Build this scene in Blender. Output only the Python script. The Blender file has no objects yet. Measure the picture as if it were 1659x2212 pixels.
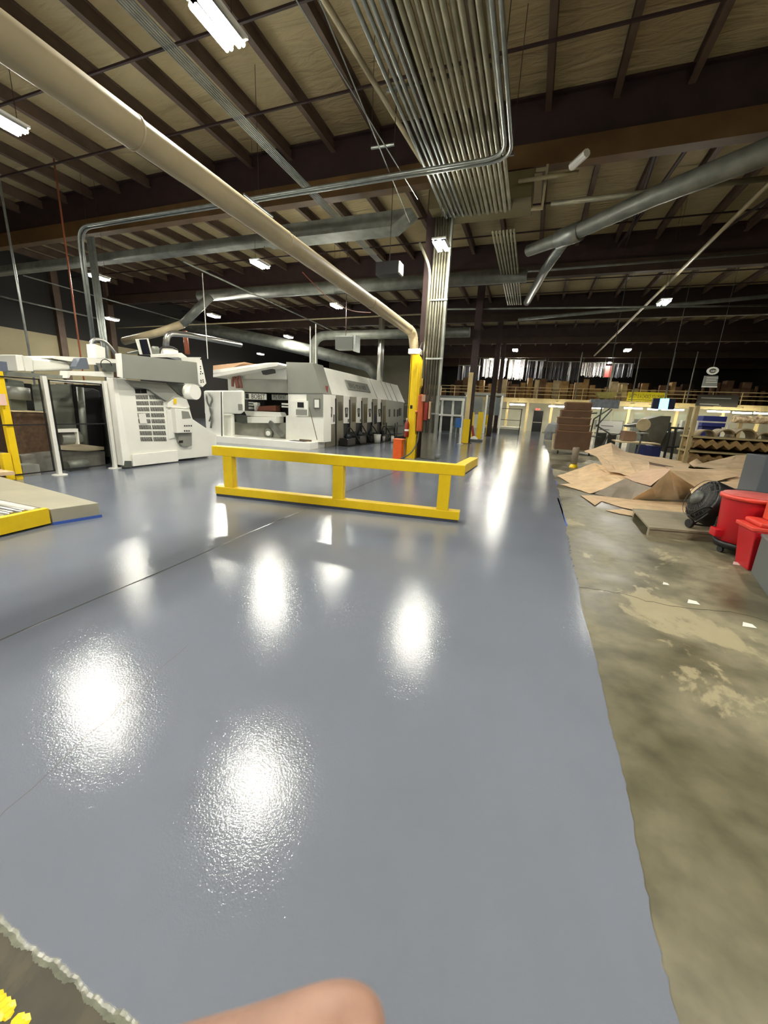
import bpy, math, random
from mathutils import Vector, Matrix
PI = math.pi
random.seed(7)
S = bpy.context.scene
C = S.collection

# ------------------------------------------------------------ camera, world, exposure
CAM_H = 1.55
FPX = 835.0                      # focal length in pixels of the 1659 x 2212 frame
W, H = 1659.0, 2212.0
MX = Vector((0.93654974, 0.13040462, -0.32537551))   # world X, Y, Z in camera axes (right, down, forward)
MY = Vector((0.34745341, -0.22254473, 0.91090612))
MZ = Vector((0.04637576, -0.96616172, -0.25373374))
def ray(px, py):
    v = Vector(((px - W/2)/FPX, (py - H/2)/FPX, 1.0))
    return Vector((MX.dot(v), MY.dot(v), MZ.dot(v)))
def at(px, py, x=None, y=None, z=None, d=None):
    """where a line of sight meets the plane x=, y= or z= of the hall (metres)"""
    r = ray(px, py)
    if x is not None: t = x / r.x
    elif y is not None: t = y / r.y
    elif z is not None: t = (z - CAM_H) / r.z
    else: t = d
    return Vector((0, 0, CAM_H)) + r * t
cam_d = bpy.data.cameras.new('camera')
cam = bpy.data.objects.new('camera', cam_d); C.objects.link(cam)
cr = Vector((MX.x, MY.x, MZ.x)); cd = Vector((MX.y, MY.y, MZ.y)); cf = Vector((MX.z, MY.z, MZ.z))
m = Matrix.Identity(4)
for i in range(3):
    m[i][0] = cr[i]; m[i][1] = -cd[i]; m[i][2] = -cf[i]
m[2][3] = CAM_H
cam.matrix_world = m
cam_d.sensor_fit = 'HORIZONTAL'; cam_d.sensor_width = 36.0; cam_d.lens = FPX / W * 36.0
cam_d.clip_start = 0.01; cam_d.clip_end = 300
cam_d.dof.use_dof = True; cam_d.dof.focus_distance = 9.0; cam_d.dof.aperture_fstop = 14.0
S.camera = cam
w = bpy.data.worlds.new('world'); S.world = w; w.use_nodes = True
w.node_tree.nodes['Background'].inputs[0].default_value = (0.35, 0.36, 0.33, 1)
w.node_tree.nodes['Background'].inputs[1].default_value = 0.0
S.view_settings.view_transform = 'Standard'; S.view_settings.look = 'None'
S.view_settings.exposure = 2.15; S.view_settings.gamma = 1.0
LAMP = 150.0                     # emission of the high-bay tubes
STRIP = 13.0                      # emission of the small tubes under the mezzanine
S.cycles.use_denoising = True
S.cycles.max_bounces = 7; S.cycles.diffuse_bounces = 4; S.cycles.glossy_bounces = 3
S.cycles.sample_clamp_indirect = 8.0

# ------------------------------------------------------------ materials
def lin(c): return tuple(((v/255)/12.92 if v/255 <= .04045 else ((v/255+.055)/1.055)**2.4) for v in c)
MATS = {}
def mat(name, rgb, rough=.5, metal=0.0, var=0.0, vscale=4.0, bump=0.0, bscale=40.0, emit=0.0, alpha=1.0, spec=None, rgb2=None):
    if name in MATS: return MATS[name]
    m = bpy.data.materials.new(name); m.use_nodes = True
    nt = m.node_tree; b = nt.nodes['Principled BSDF']
    col = lin(rgb); b.inputs['Base Color'].default_value = (*col, 1)
    b.inputs['Roughness'].default_value = rough; b.inputs['Metallic'].default_value = metal
    if spec is not None: b.inputs['Specular IOR Level'].default_value = spec
    tc = nt.nodes.new('ShaderNodeTexCoord')
    if var > 0:
        n = nt.nodes.new('ShaderNodeTexNoise'); n.inputs['Scale'].default_value = vscale; n.inputs['Detail'].default_value = 6
        r = nt.nodes.new('ShaderNodeValToRGB')
        c2 = lin(rgb2) if rgb2 else tuple(v*(1-var) for v in col)
        r.color_ramp.elements[0].position = .35; r.color_ramp.elements[1].position = .68
        r.color_ramp.elements[0].color = (*c2, 1); r.color_ramp.elements[1].color = (*[min(1, v*(1+var*.3)) for v in col], 1)
        nt.links.new(tc.outputs['Object'], n.inputs['Vector']); nt.links.new(n.outputs[0], r.inputs[0]); nt.links.new(r.outputs[0], b.inputs['Base Color'])
    if bump > 0:
        n = nt.nodes.new('ShaderNodeTexNoise'); n.inputs['Scale'].default_value = bscale; n.inputs['Detail'].default_value = 4
        u = nt.nodes.new('ShaderNodeBump'); u.inputs['Strength'].default_value = bump; u.inputs['Distance'].default_value = .02
        nt.links.new(tc.outputs['Object'], n.inputs['Vector']); nt.links.new(n.outputs[0], u.inputs['Height']); nt.links.new(u.outputs[0], b.inputs['Normal'])
    if emit > 0:
        b.inputs['Emission Color'].default_value = (*col, 1); b.inputs['Emission Strength'].default_value = emit
    if alpha < 1: b.inputs['Alpha'].default_value = alpha
    MATS[name] = m
    return m

def node_mat(name):
    m = bpy.data.materials.new(name); m.use_nodes = True; MATS[name] = m
    nt = m.node_tree; return m, nt, nt.nodes['Principled BSDF'], nt.nodes.new('ShaderNodeTexCoord')
def N(nt, typ, **kw):
    n = nt.nodes.new('ShaderNode' + typ)
    for k, v in kw.items():
        if k.startswith('_'): setattr(n, k[1:], v)
        else: n.inputs[k.replace('__', ' ')].default_value = v
    return n
def ramp(nt, src, stops):
    r = nt.nodes.new('ShaderNodeValToRGB'); e = r.color_ramp.elements
    while len(e) < len(stops): e.new(.5)
    for el, (p, c) in zip(e, stops): el.position = p; el.color = (*c, 1)
    nt.links.new(src, r.inputs[0]); return r
def mapping(nt, tc, scale):
    mp = nt.nodes.new('ShaderNodeMapping'); mp.inputs['Scale'].default_value = scale
    nt.links.new(tc.outputs['Object'], mp.inputs[0]); return mp

def make_coating():
    m, nt, b, tc = node_mat('epoxy_coating')
    big = N(nt, 'TexNoise', Scale=.45, Detail=3.0); nt.links.new(tc.outputs['Object'], big.inputs['Vector'])
    r = ramp(nt, big.outputs[0], [(.3, lin((106, 112, 122))), (.7, lin((116, 122, 134)))])
    nt.links.new(r.outputs[0], b.inputs['Base Color'])
    mp = mapping(nt, tc, (1.6, .5, 1)); med = N(nt, 'TexNoise', Scale=1.4, Detail=5.0); nt.links.new(mp.outputs[0], med.inputs['Vector'])
    rr = ramp(nt, med.outputs[0], [(.35, (.05,)*3), (.7, (.12,)*3)])
    nt.links.new(rr.outputs[0], b.inputs['Roughness'])
    f1 = N(nt, 'TexNoise', Scale=120.0, Detail=2.0); nt.links.new(tc.outputs['Object'], f1.inputs['Vector'])
    f2 = N(nt, 'TexNoise', Scale=9.0, Detail=3.0); nt.links.new(tc.outputs['Object'], f2.inputs['Vector'])
    b1 = N(nt, 'Bump', Strength=.22, Distance=.004); nt.links.new(f1.outputs[0], b1.inputs['Height'])
    b2 = N(nt, 'Bump', Strength=.035, Distance=.02); nt.links.new(f2.outputs[0], b2.inputs['Height']); nt.links.new(b1.outputs[0], b2.inputs['Normal'])
    nt.links.new(b2.outputs[0], b.inputs['Normal'])
    b.inputs['IOR'].default_value = 1.4
    return m
def make_concrete():
    m, nt, b, tc = node_mat('bare_concrete')
    n1 = N(nt, 'TexNoise', Scale=.9, Detail=8.0, Distortion=.8); nt.links.new(tc.outputs['Object'], n1.inputs['Vector'])
    n2 = N(nt, 'TexNoise', Scale=7.0, Detail=8.0); nt.links.new(tc.outputs['Object'], n2.inputs['Vector'])
    r1 = ramp(nt, n1.outputs[0], [(.3, lin((76, 73, 56))), (.42, lin((98, 94, 74))), (.52, lin((118, 113, 92))), (.62, lin((130, 125, 102))), (.70, lin((146, 139, 114)))])
    r2 = ramp(nt, n2.outputs[0], [(.3, (.66,)*3), (.5, (.92,)*3), (.7, (1.12,)*3)])
    mx = N(nt, 'MixRGB', _blend_type='MULTIPLY', Fac=1.0); nt.links.new(r1.outputs[0], mx.inputs[1]); nt.links.new(r2.outputs[0], mx.inputs[2])
    n3 = N(nt, 'TexNoise', Scale=1.1, Detail=12.0, Roughness=.62, Distortion=.5); mp3 = mapping(nt, tc, (1, .8, 1)); nt.links.new(mp3.outputs[0], n3.inputs['Vector'])
    r3 = ramp(nt, n3.outputs[0], [(.565, (0,)*3), (.59, (.8,)*3)])      # scaled patches where the old sealer has peeled
    fl = N(nt, 'MixRGB', _blend_type='MIX'); fl.inputs[2].default_value = (*lin((158, 149, 120)), 1)
    nt.links.new(r3.outputs[0], fl.inputs[0]); nt.links.new(mx.outputs[0], fl.inputs[1]); mx = fl
    sp = N(nt, 'SeparateXYZ'); nt.links.new(tc.outputs['Object'], sp.inputs[0])
    ms = N(nt, 'Math', _operation='LESS_THAN'); ms.inputs[1].default_value = .55; nt.links.new(sp.outputs[1], ms.inputs[0])
    ms2 = N(nt, 'Math', _operation='LESS_THAN'); ms2.inputs[1].default_value = .4; nt.links.new(sp.outputs[0], ms2.inputs[0])
    ms3 = N(nt, 'Math', _operation='MULTIPLY'); nt.links.new(ms.outputs[0], ms3.inputs[0]); nt.links.new(ms2.outputs[0], ms3.inputs[1])
    dirt = N(nt, 'MixRGB', _blend_type='MULTIPLY'); dirt.inputs[2].default_value = (.19, .18, .155, 1)      # the old oil-dirty strip that was not coated
    nt.links.new(ms3.outputs[0], dirt.inputs[0]); nt.links.new(mx.outputs[0], dirt.inputs[1])
    nt.links.new(dirt.outputs[0], b.inputs['Base Color'])
    rr = ramp(nt, n1.outputs[0], [(.35, (.3,)*3), (.6, (.55,)*3)]); nt.links.new(rr.outputs[0], b.inputs['Roughness'])
    u = N(nt, 'Bump', Strength=.25, Distance=.01); nt.links.new(n2.outputs[0], u.inputs['Height']); nt.links.new(u.outputs[0], b.inputs['Normal'])
    return m
def make_deck():
    m, nt, b, tc = node_mat('roof_insulation')
    n1 = N(nt, 'TexNoise', Scale=.35, Detail=5.0); nt.links.new(tc.outputs['Object'], n1.inputs['Vector'])
    r1 = ramp(nt, n1.outputs[0], [(.3, lin((158, 140, 102))), (.7, lin((182, 168, 128)))])
    nt.links.new(r1.outputs[0], b.inputs['Base Color']); b.inputs['Roughness'].default_value = .6
    mp = mapping(nt, tc, (.25, 1, 1)); n2 = N(nt, 'TexNoise', Scale=3.0, Detail=4.0, Distortion=1.0); nt.links.new(mp.outputs[0], n2.inputs['Vector'])
    u = N(nt, 'Bump', Strength=.9, Distance=.12); nt.links.new(n2.outputs[0], u.inputs['Height']); nt.links.new(u.outputs[0], b.inputs['Normal'])
    return m
def make_wood(name, c1, c2, sc=(1, 12, 12)):
    m, nt, b, tc = node_mat(name)
    mp = mapping(nt, tc, sc); n1 = N(nt, 'TexNoise', Scale=2.0, Detail=6.0, Distortion=.6); nt.links.new(mp.outputs[0], n1.inputs['Vector'])
    r1 = ramp(nt, n1.outputs[0], [(.3, lin(c1)), (.7, lin(c2))]); nt.links.new(r1.outputs[0], b.inputs['Base Color'])
    b.inputs['Roughness'].default_value = .6
    return m
def make_yellow():
    m, nt, b, tc = node_mat('safety_yellow_paint')
    n1 = N(nt, 'TexNoise', Scale=6.0, Detail=10.0, Roughness=.75); nt.links.new(tc.outputs['Object'], n1.inputs['Vector'])
    r1 = ramp(nt, n1.outputs[0], [(.245, lin((70, 55, 20))), (.27, lin((226, 190, 20))), (.7, lin((238, 205, 22)))])
    nt.links.new(r1.outputs[0], b.inputs['Base Color']); b.inputs['Roughness'].default_value = .38
    return m
COAT = make_coating(); CONC = make_concrete(); DECK = make_deck(); YEL = make_yellow()
PALLET = make_wood('weathered_board', (120, 112, 92), (150, 142, 120))
KRAFT = mat('kraft_paper', (212, 184, 146), .75, var=.18, vscale=5, bump=.15, bscale=12)
KRAFT2 = mat('kraft_paper_inside', (134, 124, 110), .6, var=.2, vscale=5, bump=.15, bscale=12)
CARD = mat('brown_cardboard', (106, 78, 56), .8, var=.2, vscale=3)
CARD2 = mat('tan_cardboard', (168, 135, 88), .8, var=.25, vscale=3)
CARD3 = mat('pale_cardboard', (205, 188, 150), .8, var=.25, vscale=3)
MAROON = mat('maroon_primer_steel', (52, 34, 33), .6, var=.3, vscale=2)
PURL = mat('purlin_primer', (92, 74, 60), .6, var=.3, vscale=2)
BROWN = mat('brown_primer_steel', (100, 73, 38), .6, var=.3, vscale=1.5)
GALV = mat('galvanised_steel', (150, 156, 152), .38, metal=.75, var=.2, vscale=6)
GALVD = mat('dull_galvanised_duct', (128, 132, 124), .5, metal=.45, var=.3, vscale=3)
DUCTP = mat('beige_painted_duct', (176, 162, 130), .5, var=.15, vscale=2)
PIPE = mat('painted_beige_pipe', (165, 155, 122), .45, var=.15)
CONDG = mat('conduit_grey', (142, 140, 118), .45, metal=.3, var=.25, vscale=3)
MACH = mat('machine_light_grey', (232, 233, 224), .42, var=.05, vscale=2)
MACHW = mat('machine_off_white', (240, 240, 232), .4, var=.05, vscale=2)
MACHG = mat('machine_mid_grey', (136, 138, 130), .4, var=.06, vscale=2)
MACHD = mat('machine_dark_grey', (84, 88, 82), .45, var=.2, vscale=4)
TAUPE = mat('taupe_door_grey', (122, 118, 104), .35, var=.12, vscale=2)
BLK = mat('black_plastic', (22, 22, 22), .45)
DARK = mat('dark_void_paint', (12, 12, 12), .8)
STEEL = mat('brushed_steel', (190, 190, 184), .28, metal=.9)
WHITE = mat('white_paint', (225, 225, 218), .45)
WALLT = mat('tan_wall_panel', (150, 140, 108), .7, var=.12, vscale=.7)
WALLW = mat('white_office_wall', (226, 224, 204), .6, var=.06, vscale=1)
WALLD = mat('dark_wall_panel', (30, 28, 24), .8)
MEZZ = mat('cream_painted_steel', (206, 186, 134), .5, var=.12, vscale=3)
ORANGE = mat('orange_paint', (226, 92, 26), .4, var=.12, vscale=6)
ORANGED = mat('orange_enclosure', (188, 88, 44), .45, var=.1)
REDD = mat('dark_red_enclosure', (130, 36, 22), .45)
RED = mat('red_plastic', (176, 16, 30), .4, var=.1)
REDL = mat('faded_red_plastic', (206, 62, 48), .45)
GREYB = mat('grey_bin_plastic', (92, 98, 98), .5)
BLUE = mat('blue_plastic', (40, 110, 190), .4)
BLUED = mat('dark_blue_fabric', (36, 44, 110), .6)
TAPE = mat('blue_masking_tape', (58, 92, 176), .6)
TAPE_SHADE = mat('dark_tape_and_shade', (60, 66, 82), .6)  # tape below the barrier, also painted shade below its return rail
TUBE = mat('lit_tube', (255, 250, 236), .5, emit=LAMP)
TUBES = mat('lit_strip_tube', (255, 250, 228), .5, emit=STRIP)
SCREEN = mat('lit_screen_blue', (90, 190, 235), .4, emit=1.6)
SKIN = mat('skin', (156, 120, 103), .5, var=.18, vscale=60, bump=.08, bscale=200)
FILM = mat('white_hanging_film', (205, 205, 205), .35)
FILMD = mat('shaded_hanging_film', (70, 72, 78), .35)  # same film away from the lamps, shade put into the colour
SIGNW = mat('sign_white', (215, 215, 205), .5)
SIGNG = mat('sign_grey', (130, 132, 125), .5)
SIGNY = mat('sign_yellow', (214, 200, 30), .5)
COPPER = mat('copper_brown_riser', (150, 84, 56), .5)

def nth(k):
    a = 'first second third fourth fifth sixth seventh eighth ninth tenth eleventh twelfth thirteenth fourteenth fifteenth sixteenth seventeenth eighteenth nineteenth twentieth'.split()
    t = {20: 'twenty', 30: 'thirty', 40: 'forty', 50: 'fifty'}
    if k < 20: return a[k]
    n = k + 1
    return t[n//10*10] + '-' + a[n % 10 - 1] if n % 10 else {30: 'thirtieth', 40: 'fortieth', 50: 'fiftieth'}.get(n, '')
# ------------------------------------------------------------ mesh helpers
class MB:
    def __init__(s): s.v = []; s.f = []
    def add(s, v, f):
        o = len(s.v); s.v += [tuple(a) for a in v]; s.f += [tuple(i+o for i in q) for q in f]; return s
    def box(s, a, b):
        x0, y0, z0 = [min(p, q) for p, q in zip(a, b)]; x1, y1, z1 = [max(p, q) for p, q in zip(a, b)]
        return s.add([(x0,y0,z0),(x1,y0,z0),(x1,y1,z0),(x0,y1,z0),(x0,y0,z1),(x1,y0,z1),(x1,y1,z1),(x0,y1,z1)],
                     [(0,3,2,1),(4,5,6,7),(0,1,5,4),(1,2,6,5),(2,3,7,6),(3,0,4,7)])
    def obox(s, c, size, rz=0.0, rx=0.0, ry=0.0):
        R = Matrix.Rotation(rz, 3, 'Z') @ Matrix.Rotation(rx, 3, 'X') @ Matrix.Rotation(ry, 3, 'Y')
        h = [v/2 for v in size]; c = Vector(c)
        vs = [c + R @ Vector((sx*h[0], sy*h[1], sz*h[2])) for sz in (-1,1) for sx, sy in ((-1,-1),(1,-1),(1,1),(-1,1))]
        return s.add(vs, [(0,3,2,1),(4,5,6,7),(0,1,5,4),(1,2,6,5),(2,3,7,6),(3,0,4,7)])
    def prism(s, poly, off):
        """closed polygon (3-D points in a plane) pushed out along the vector off"""
        n = len(poly); off = Vector(off); p = [Vector(q) for q in poly]
        return s.add(p + [q + off for q in p], [tuple(range(n))[::-1], tuple(range(n, 2*n))] + [(i, (i+1) % n, n+(i+1) % n, n+i) for i in range(n)])
    def tube(s, path, r, n=10, cap=True, bend=0.0):
        P = [Vector(p) for p in path]
        if bend > 0 and len(P) > 2:
            Q = [P[0]]
            for i in range(1, len(P)-1):
                a = (P[i-1]-P[i]); b = (P[i+1]-P[i]); k = min(bend, a.length*.49, b.length*.49)
                p0 = P[i]+a.normalized()*k; p1 = P[i]+b.normalized()*k
                for t in range(7):
                    u = t/6; Q.append(p0*(1-u)**2 + P[i]*2*u*(1-u) + p1*u*u)
            Q.append(P[-1]); P = Q
        rs = r if isinstance(r, (list, tuple)) else [r]*len(P)
        ref = None; rings = []
        for i, p in enumerate(P):
            d = (P[min(i+1, len(P)-1)] - P[max(i-1, 0)]).normalized()
            if ref is None: ref = d.orthogonal().normalized()
            ref = (ref - d*ref.dot(d)).normalized(); q = d.cross(ref)
            rings.append([p + (ref*math.cos(2*PI*k/n) + q*math.sin(2*PI*k/n))*rs[i] for k in range(n)])
        vs = [v for rg in rings for v in rg]
        fs = [(i*n+k, i*n+(k+1) % n, (i+1)*n+(k+1) % n, (i+1)*n+k) for i in range(len(P)-1) for k in range(n)]
        if cap: fs += [tuple(range(n))[::-1], tuple(range((len(P)-1)*n, len(P)*n))]
        return s.add(vs, fs)
    def lathe(s, c, prof, n=24, axis=None):
        """prof: (radius, height) pairs about an axis through c"""
        c = Vector(c); ax = Vector(axis or (0, 0, 1)).normalized(); u = ax.orthogonal().normalized(); v = ax.cross(u)
        vs = [c + ax*h + (u*math.cos(2*PI*k/n) + v*math.sin(2*PI*k/n))*max(r, 1e-4) for r, h in prof for k in range(n)]
        fs = [(i*n+k, i*n+(k+1) % n, (i+1)*n+(k+1) % n, (i+1)*n+k) for i in range(len(prof)-1) for k in range(n)]
        fs += [tuple(range(n))[::-1], tuple(range((len(prof)-1)*n, len(prof)*n))]
        return s.add(vs, fs)
    def ibeam_y(s, x, y0, y1, z0, z1, w, t=.02):
        s.box((x-w/2, y0, z0), (x+w/2, y1, z0+t)); s.box((x-w/2, y0, z1-t), (x+w/2, y1, z1)); return s.box((x-t/2, y0, z0+t), (x+t/2, y1, z1-t))

WM = {}
def root_matrix(o): return WM.get(o.name, Matrix.Identity(4))
def link(o, parent):
    C.objects.link(o)
    if parent is not None:
        o.parent = parent; o.matrix_parent_inverse = root_matrix(parent).inverted()
    WM[o.name] = root_matrix(parent) if False else Matrix.Identity(4)
def obj(name, mb, m, parent=None, smooth=False, bevel=0.0, extra=None):
    me = bpy.data.meshes.new(name); me.from_pydata(mb.v, [], mb.f); me.update(); me.materials.append(m)
    if smooth:
        for p in me.polygons: p.use_smooth = len(p.vertices) == 4
    o = bpy.data.objects.new(name, me); link(o, parent)
    if bevel > 0:
        b = o.modifiers.new('bevel', 'BEVEL'); b.width = bevel; b.segments = 2; b.limit_method = 'ANGLE'
    return o
def tag(o, label=None, cat=None, group=None, kind=None):
    if label: o['label'] = label
    if cat: o['category'] = cat
    if group: o['group'] = group
    if kind: o['kind'] = kind
    return o
def thing(name, label, cat, loc=(0, 0, 0), group=None):
    o = bpy.data.objects.new(name, None); C.objects.link(o); o.location = loc; o.empty_display_size = .1
    WM[o.name] = Matrix.Translation(Vector(loc))
    return tag(o, label, cat, group)
def struct(name, mb, m, label=None, cat=None, **k):
    o = obj(name, mb, m, **k); return tag(o, label, cat, kind='structure')
def single(name, mb, m, label, cat, group=None, **k):
    return tag(obj(name, mb, m, **k), label, cat, group)
def copy_tree(src, shift, label=None, group=None):
    """a copy of a thing with copies of its parts and sub-parts, moved by shift"""
    c = src.copy(); C.objects.link(c); c.location = Vector(src.location) + Vector(shift); WM[c.name] = Matrix.Translation(c.location)
    if label: c['label'] = label
    if group: c['group'] = group
    def kids(a, b):
        for ch in [q for q in list(a.children)]:
            d = ch.copy(); C.objects.link(d); d.parent = b; d.matrix_parent_inverse = ch.matrix_parent_inverse.copy(); kids(ch, d)
    kids(src, c); return c
def text(name, s, parent, m, o, xdir, up, size, label=None, width=None):
    """raised lettering, origin o (left end of the baseline), running along xdir"""
    cu = bpy.data.curves.new(name, 'FONT'); cu.body = s; cu.size = size; cu.extrude = .003; cu.materials.append(m); cu.resolution_u = 2
    t = bpy.data.objects.new(name, cu); C.objects.link(t)
    X = Vector(xdir).normalized(); Y = Vector(up); Y = (Y - X*Y.dot(X)).normalized(); Z = X.cross(Y)
    M = Matrix.Identity(4)
    k = 1.0
    if width: k = width/(len(s)*size*.58)
    for i in range(3): M[i][0] = X[i]*k; M[i][1] = Y[i]; M[i][2] = Z[i]; M[i][3] = o[i]
    me = bpy.data.meshes.new_from_object(t.evaluated_get(bpy.context.evaluated_depsgraph_get()))
    bpy.data.objects.remove(t); t = bpy.data.objects.new(name, me); C.objects.link(t)
    t.parent = parent; t.matrix_parent_inverse = root_matrix(parent).inverted(); t.matrix_basis = M
    return t
def plate(px, plane, off, **k):
    """panel outlined by lines of sight onto the real plane x= or y=, with its own thickness"""
    return MB().prism([at(a, b, **plane) for a, b in px], off)

# ============================================================ SETTING
struct('floor', MB().box((-30, -12, -.2), (24, 62, 0)), CONC)
def wob(x): return .004*math.sin(x*23)+.002*math.sin(x*71+1)+.0015*math.sin(x*143+2)+.001*math.sin(x*311)
# glossy coating with a brushed, ragged edge
edge = []
ey = [.4]; yy = .4
right = [(.91, .585), (1.31, .58), (2.24, .615), (3.05, .61), (3.84, .635), (5.2, .66), (7.0, .72), (9.5, .78), (12.55, .8), (20, .95), (44, 1.3), (49.9, 1.35)]
def rx_at(y):
    if y < right[0][0]: return .585
    for (a, b), (c, d) in zip(right, right[1:]):
        if a <= y <= c: return b + (d-b)*(y-a)/(c-a)
    return right[-1][1]
poly = []
x = -29.9
while x < .585:
    poly.append((x, .39 + wob(x), 0)); x += .008 if x > -2.5 else 1.5
y = .4
while y < 49.9:
    j = .006 if y < 4 else .012
    poly.append((rx_at(y) + random.uniform(-j, j) + .008*math.sin(y*5), y, 0)); y += .03 if y < 6 else .15 if y < 15 else 2
poly += [(1.35, 49.9, 0), (-29.9, 49.9, 0)]
struct('floor_coating', MB().prism([(a, b, .0005) for a, b, c in poly], (0, 0, .0035)), COAT, 'glossy blue grey epoxy coating on the floor', 'floor')
# pale squeezed-out rim of coating along the near ragged edge
rim = MB(); prev = None
for k in range(360):
    x0 = -2.2 + k*.008; x1 = x0 + .008
    def wd_(x): return .013 + .005*math.sin(x*29+.5) + .003*math.sin(x*61) + random.uniform(-.002, .002)
    r0, r1 = max(.003, wd_(x0)), max(.003, wd_(x1)); e0, e1 = .385+wob(x0), .385+wob(x1)
    rim.add([(x0, e0-r0, .0006), (x1, e1-r1, .0006), (x1, e1-r1*.2, .0016), (x0, e0-r0*.2, .0016), (x0, e0+.007, .0042), (x1, e1+.007, .0042)], [(0, 1, 2, 3), (3, 2, 5, 4)])
for k in range(40):
    x0 = random.uniform(-1.5, -.3); e0 = .394+wob(x0)+random.uniform(-.006, .008); r0 = random.uniform(.0015, .0035)
    rim.lathe((x0, e0, .002), [(r0, 0), (r0*.8, r0*.5), (r0*.2, r0*.7)], 7)
struct('trim_1', rim, mat('coating_drip', (112, 115, 100), .3, var=.35, vscale=30), 'pale bead of coating along the ragged near edge', 'coating edge')
jn = MB()
for k in range(120):
    y0 = .45 + k*.35; y1 = y0 + .35
    if y1 > 40: break
    jn.add([(-2.98-.03*min(y0, 6)+.01*math.sin(y0*3)+d_, y0, h_) for d_, h_ in ((-.007, .0042), (0, .009), (.007, .0042))] + [(-2.98-.03*min(y1, 6)+.01*math.sin(y1*3)+d_, y1, h_) for d_, h_ in ((-.007, .0042), (0, .009), (.007, .0042))], [(0, 1, 4, 3), (1, 2, 5, 4)])
struct('trim_2', jn, mat('joint_line', (92, 94, 92), .18), 'saw-cut joint running along the coated floor', 'floor joint')
ck = MB(); pr = None
for k in range(14):
    y0 = .5 + k*.09; xx = -1.66 - .02*k + random.uniform(-.012, .012)
    if pr: ck.add([(pr[0], pr[1], .0046), (pr[0]+.004, pr[1], .0046), (xx+.004, y0, .0046), (xx, y0, .0046)], [(0, 1, 2, 3)])
    pr = (xx, y0)
struct('trim_3', ck, mat('crack_line', (80, 82, 82), .5), 'fine crack in the coated floor near the ragged edge', 'floor crack')
cr2 = MB(); pr = None
for k in range(40):
    xx = .64 + k*.06; y0 = 3.85 + .05*math.sin(k*.4) + random.uniform(-.02, .02)
    if pr: cr2.add([(pr[0], pr[1]-.004, .001), (xx, y0-.004, .001), (xx, y0+.006, .001), (pr[0], pr[1]+.006, .001)], [(0, 1, 2, 3)])
    pr = (xx, y0)
struct('trim_4', cr2, mat('crack_dark', (60, 58, 48), .8), 'dark crack across the bare concrete', 'floor crack')
tp = MB()
for (a, b) in ((6.2, 8.4), (10.2, 10.8), (13.0, 13.6)):
    tp.box((rx_at(a)+.005, a, .001), (rx_at(a)+.03, b, .004))
struct('trim_5', tp, TAPE, 'strip of blue masking tape along the coating edge', 'tape')
ys = MB(); 
for k, (px_, py_) in enumerate(((2, 2158), (8, 2170), (14, 2182), (18, 2192), (38, 2205), (46, 2212), (-4, 2150))): ys.lathe(at(px_, py_, z=.001), [(.012+.004*(k % 3), 0), (.008, .003)], 7)
struct('trim_6', ys, YEL, 'splash of yellow floor paint at the near corner', 'paint mark')

struct('ceiling', MB().box((-30, -12, 9.62), (24, 62, 9.75)), DECK)
struct('wall_left', MB().box((-30.3, -12, 0), (-30, 24, 5.3)), WALLT)
struct('wall_left_rear', MB().box((-30.3, 24, 0), (-30, 62, 5.3)), WALLD, 'rear stretch of the left wall, coloured dark as shade', 'wall')  # tan wall carried on in dark, its shade put into the colour
struct('wall_left_upper', MB().box((-30.3, -12, 5.3), (-30, 62, 9.7)), WALLD, 'upper part of the left wall, coloured dark as shade', 'wall')  # shade on the high part of the wall, put in as dark colour
struct('wall_far', MB().box((-30, 62, 0), (24, 62.3, 9.7)), WALLD)
struct('wall_right', MB().box((24, -12, 0), (24.3, 62, 9.7)), WALLD)
struct('wall_back', MB().box((-30, -12.3, 0), (24, -12, 9.7)), WALLT)
for k, y in enumerate((8, 13, 18.5, 22)):
    struct('trim_%d' % (7+k), MB().box((-30, y-.2, 0), (-29.7, y+.2, 9.6)), PURL, 'wall post against the tan left wall', 'wall post')
# ---- steel roof frame
GY = [-5, 4, 13, 22, 31, 40, 49, 58]
for gi, y in enumerate(GY):
    g = struct('roof_girder', MB().box((-30, y-.03, 8.55), (24, y+.03, 9.6)).box((-30, y-.16, 9.56), (24, y+.16, 9.61)), MAROON,
               ['dark girder behind the viewer', 'dark roof girder nearest overhead', 'deep dark girder carried by the conduit-clad column', 'second dark girder beyond the big wireway', 'third girder down the hall', 'fourth girder down the hall', 'girder over the mezzanine edge', 'girder over the far wall'][gi], 'roof girder')
    obj('lower_chord', MB().box((-30, y-.17, 8.02), (24, y+.17, 8.55)), BROWN if gi < 3 else mat('shaded_brown_primer', (58, 42, 30), .6, var=.3, vscale=1.5), g)  # farther girders get a darker brown, roof shade put into the colour
XP = [-.63 + 1.56*k for k in range(-18, 16)]
for x in XP:
    p = struct('roof_purlin', MB().ibeam_y(x, -12, 62, 9.27, 9.62, .15, .03), PURL, 'long maroon roof purlin running down the hall', 'roof purlin')
    p['group'] = 'roof purlins'
for g0 in GY[1:-1]:
    for k in (1, 2, 3):
        y = g0 + 2.25*k
        r = struct('bridging_rod', MB().box((-30, y-.025, 9.14), (24, y+.025, 9.19)), MAROON, 'thin bridging angle crossing under the purlins', 'bridging bar')
        r['group'] = 'bridging angles'
# diagonal bracing
for a, b in (((3.2, 13.4), (2.6, 21.8)), ((2.2, 13.4), (2.9, 21.8)), ((7.5, 13.4), (5.9, 21.8))):
    s_ = struct('roof_brace', MB().tube([(a[0], a[1], 9.0), (b[0], b[1], 9.0)], .06, 6), MAROON, 'dark diagonal brace between two girders', 'roof brace'); s_['group'] = 'diagonal roof braces'

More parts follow.
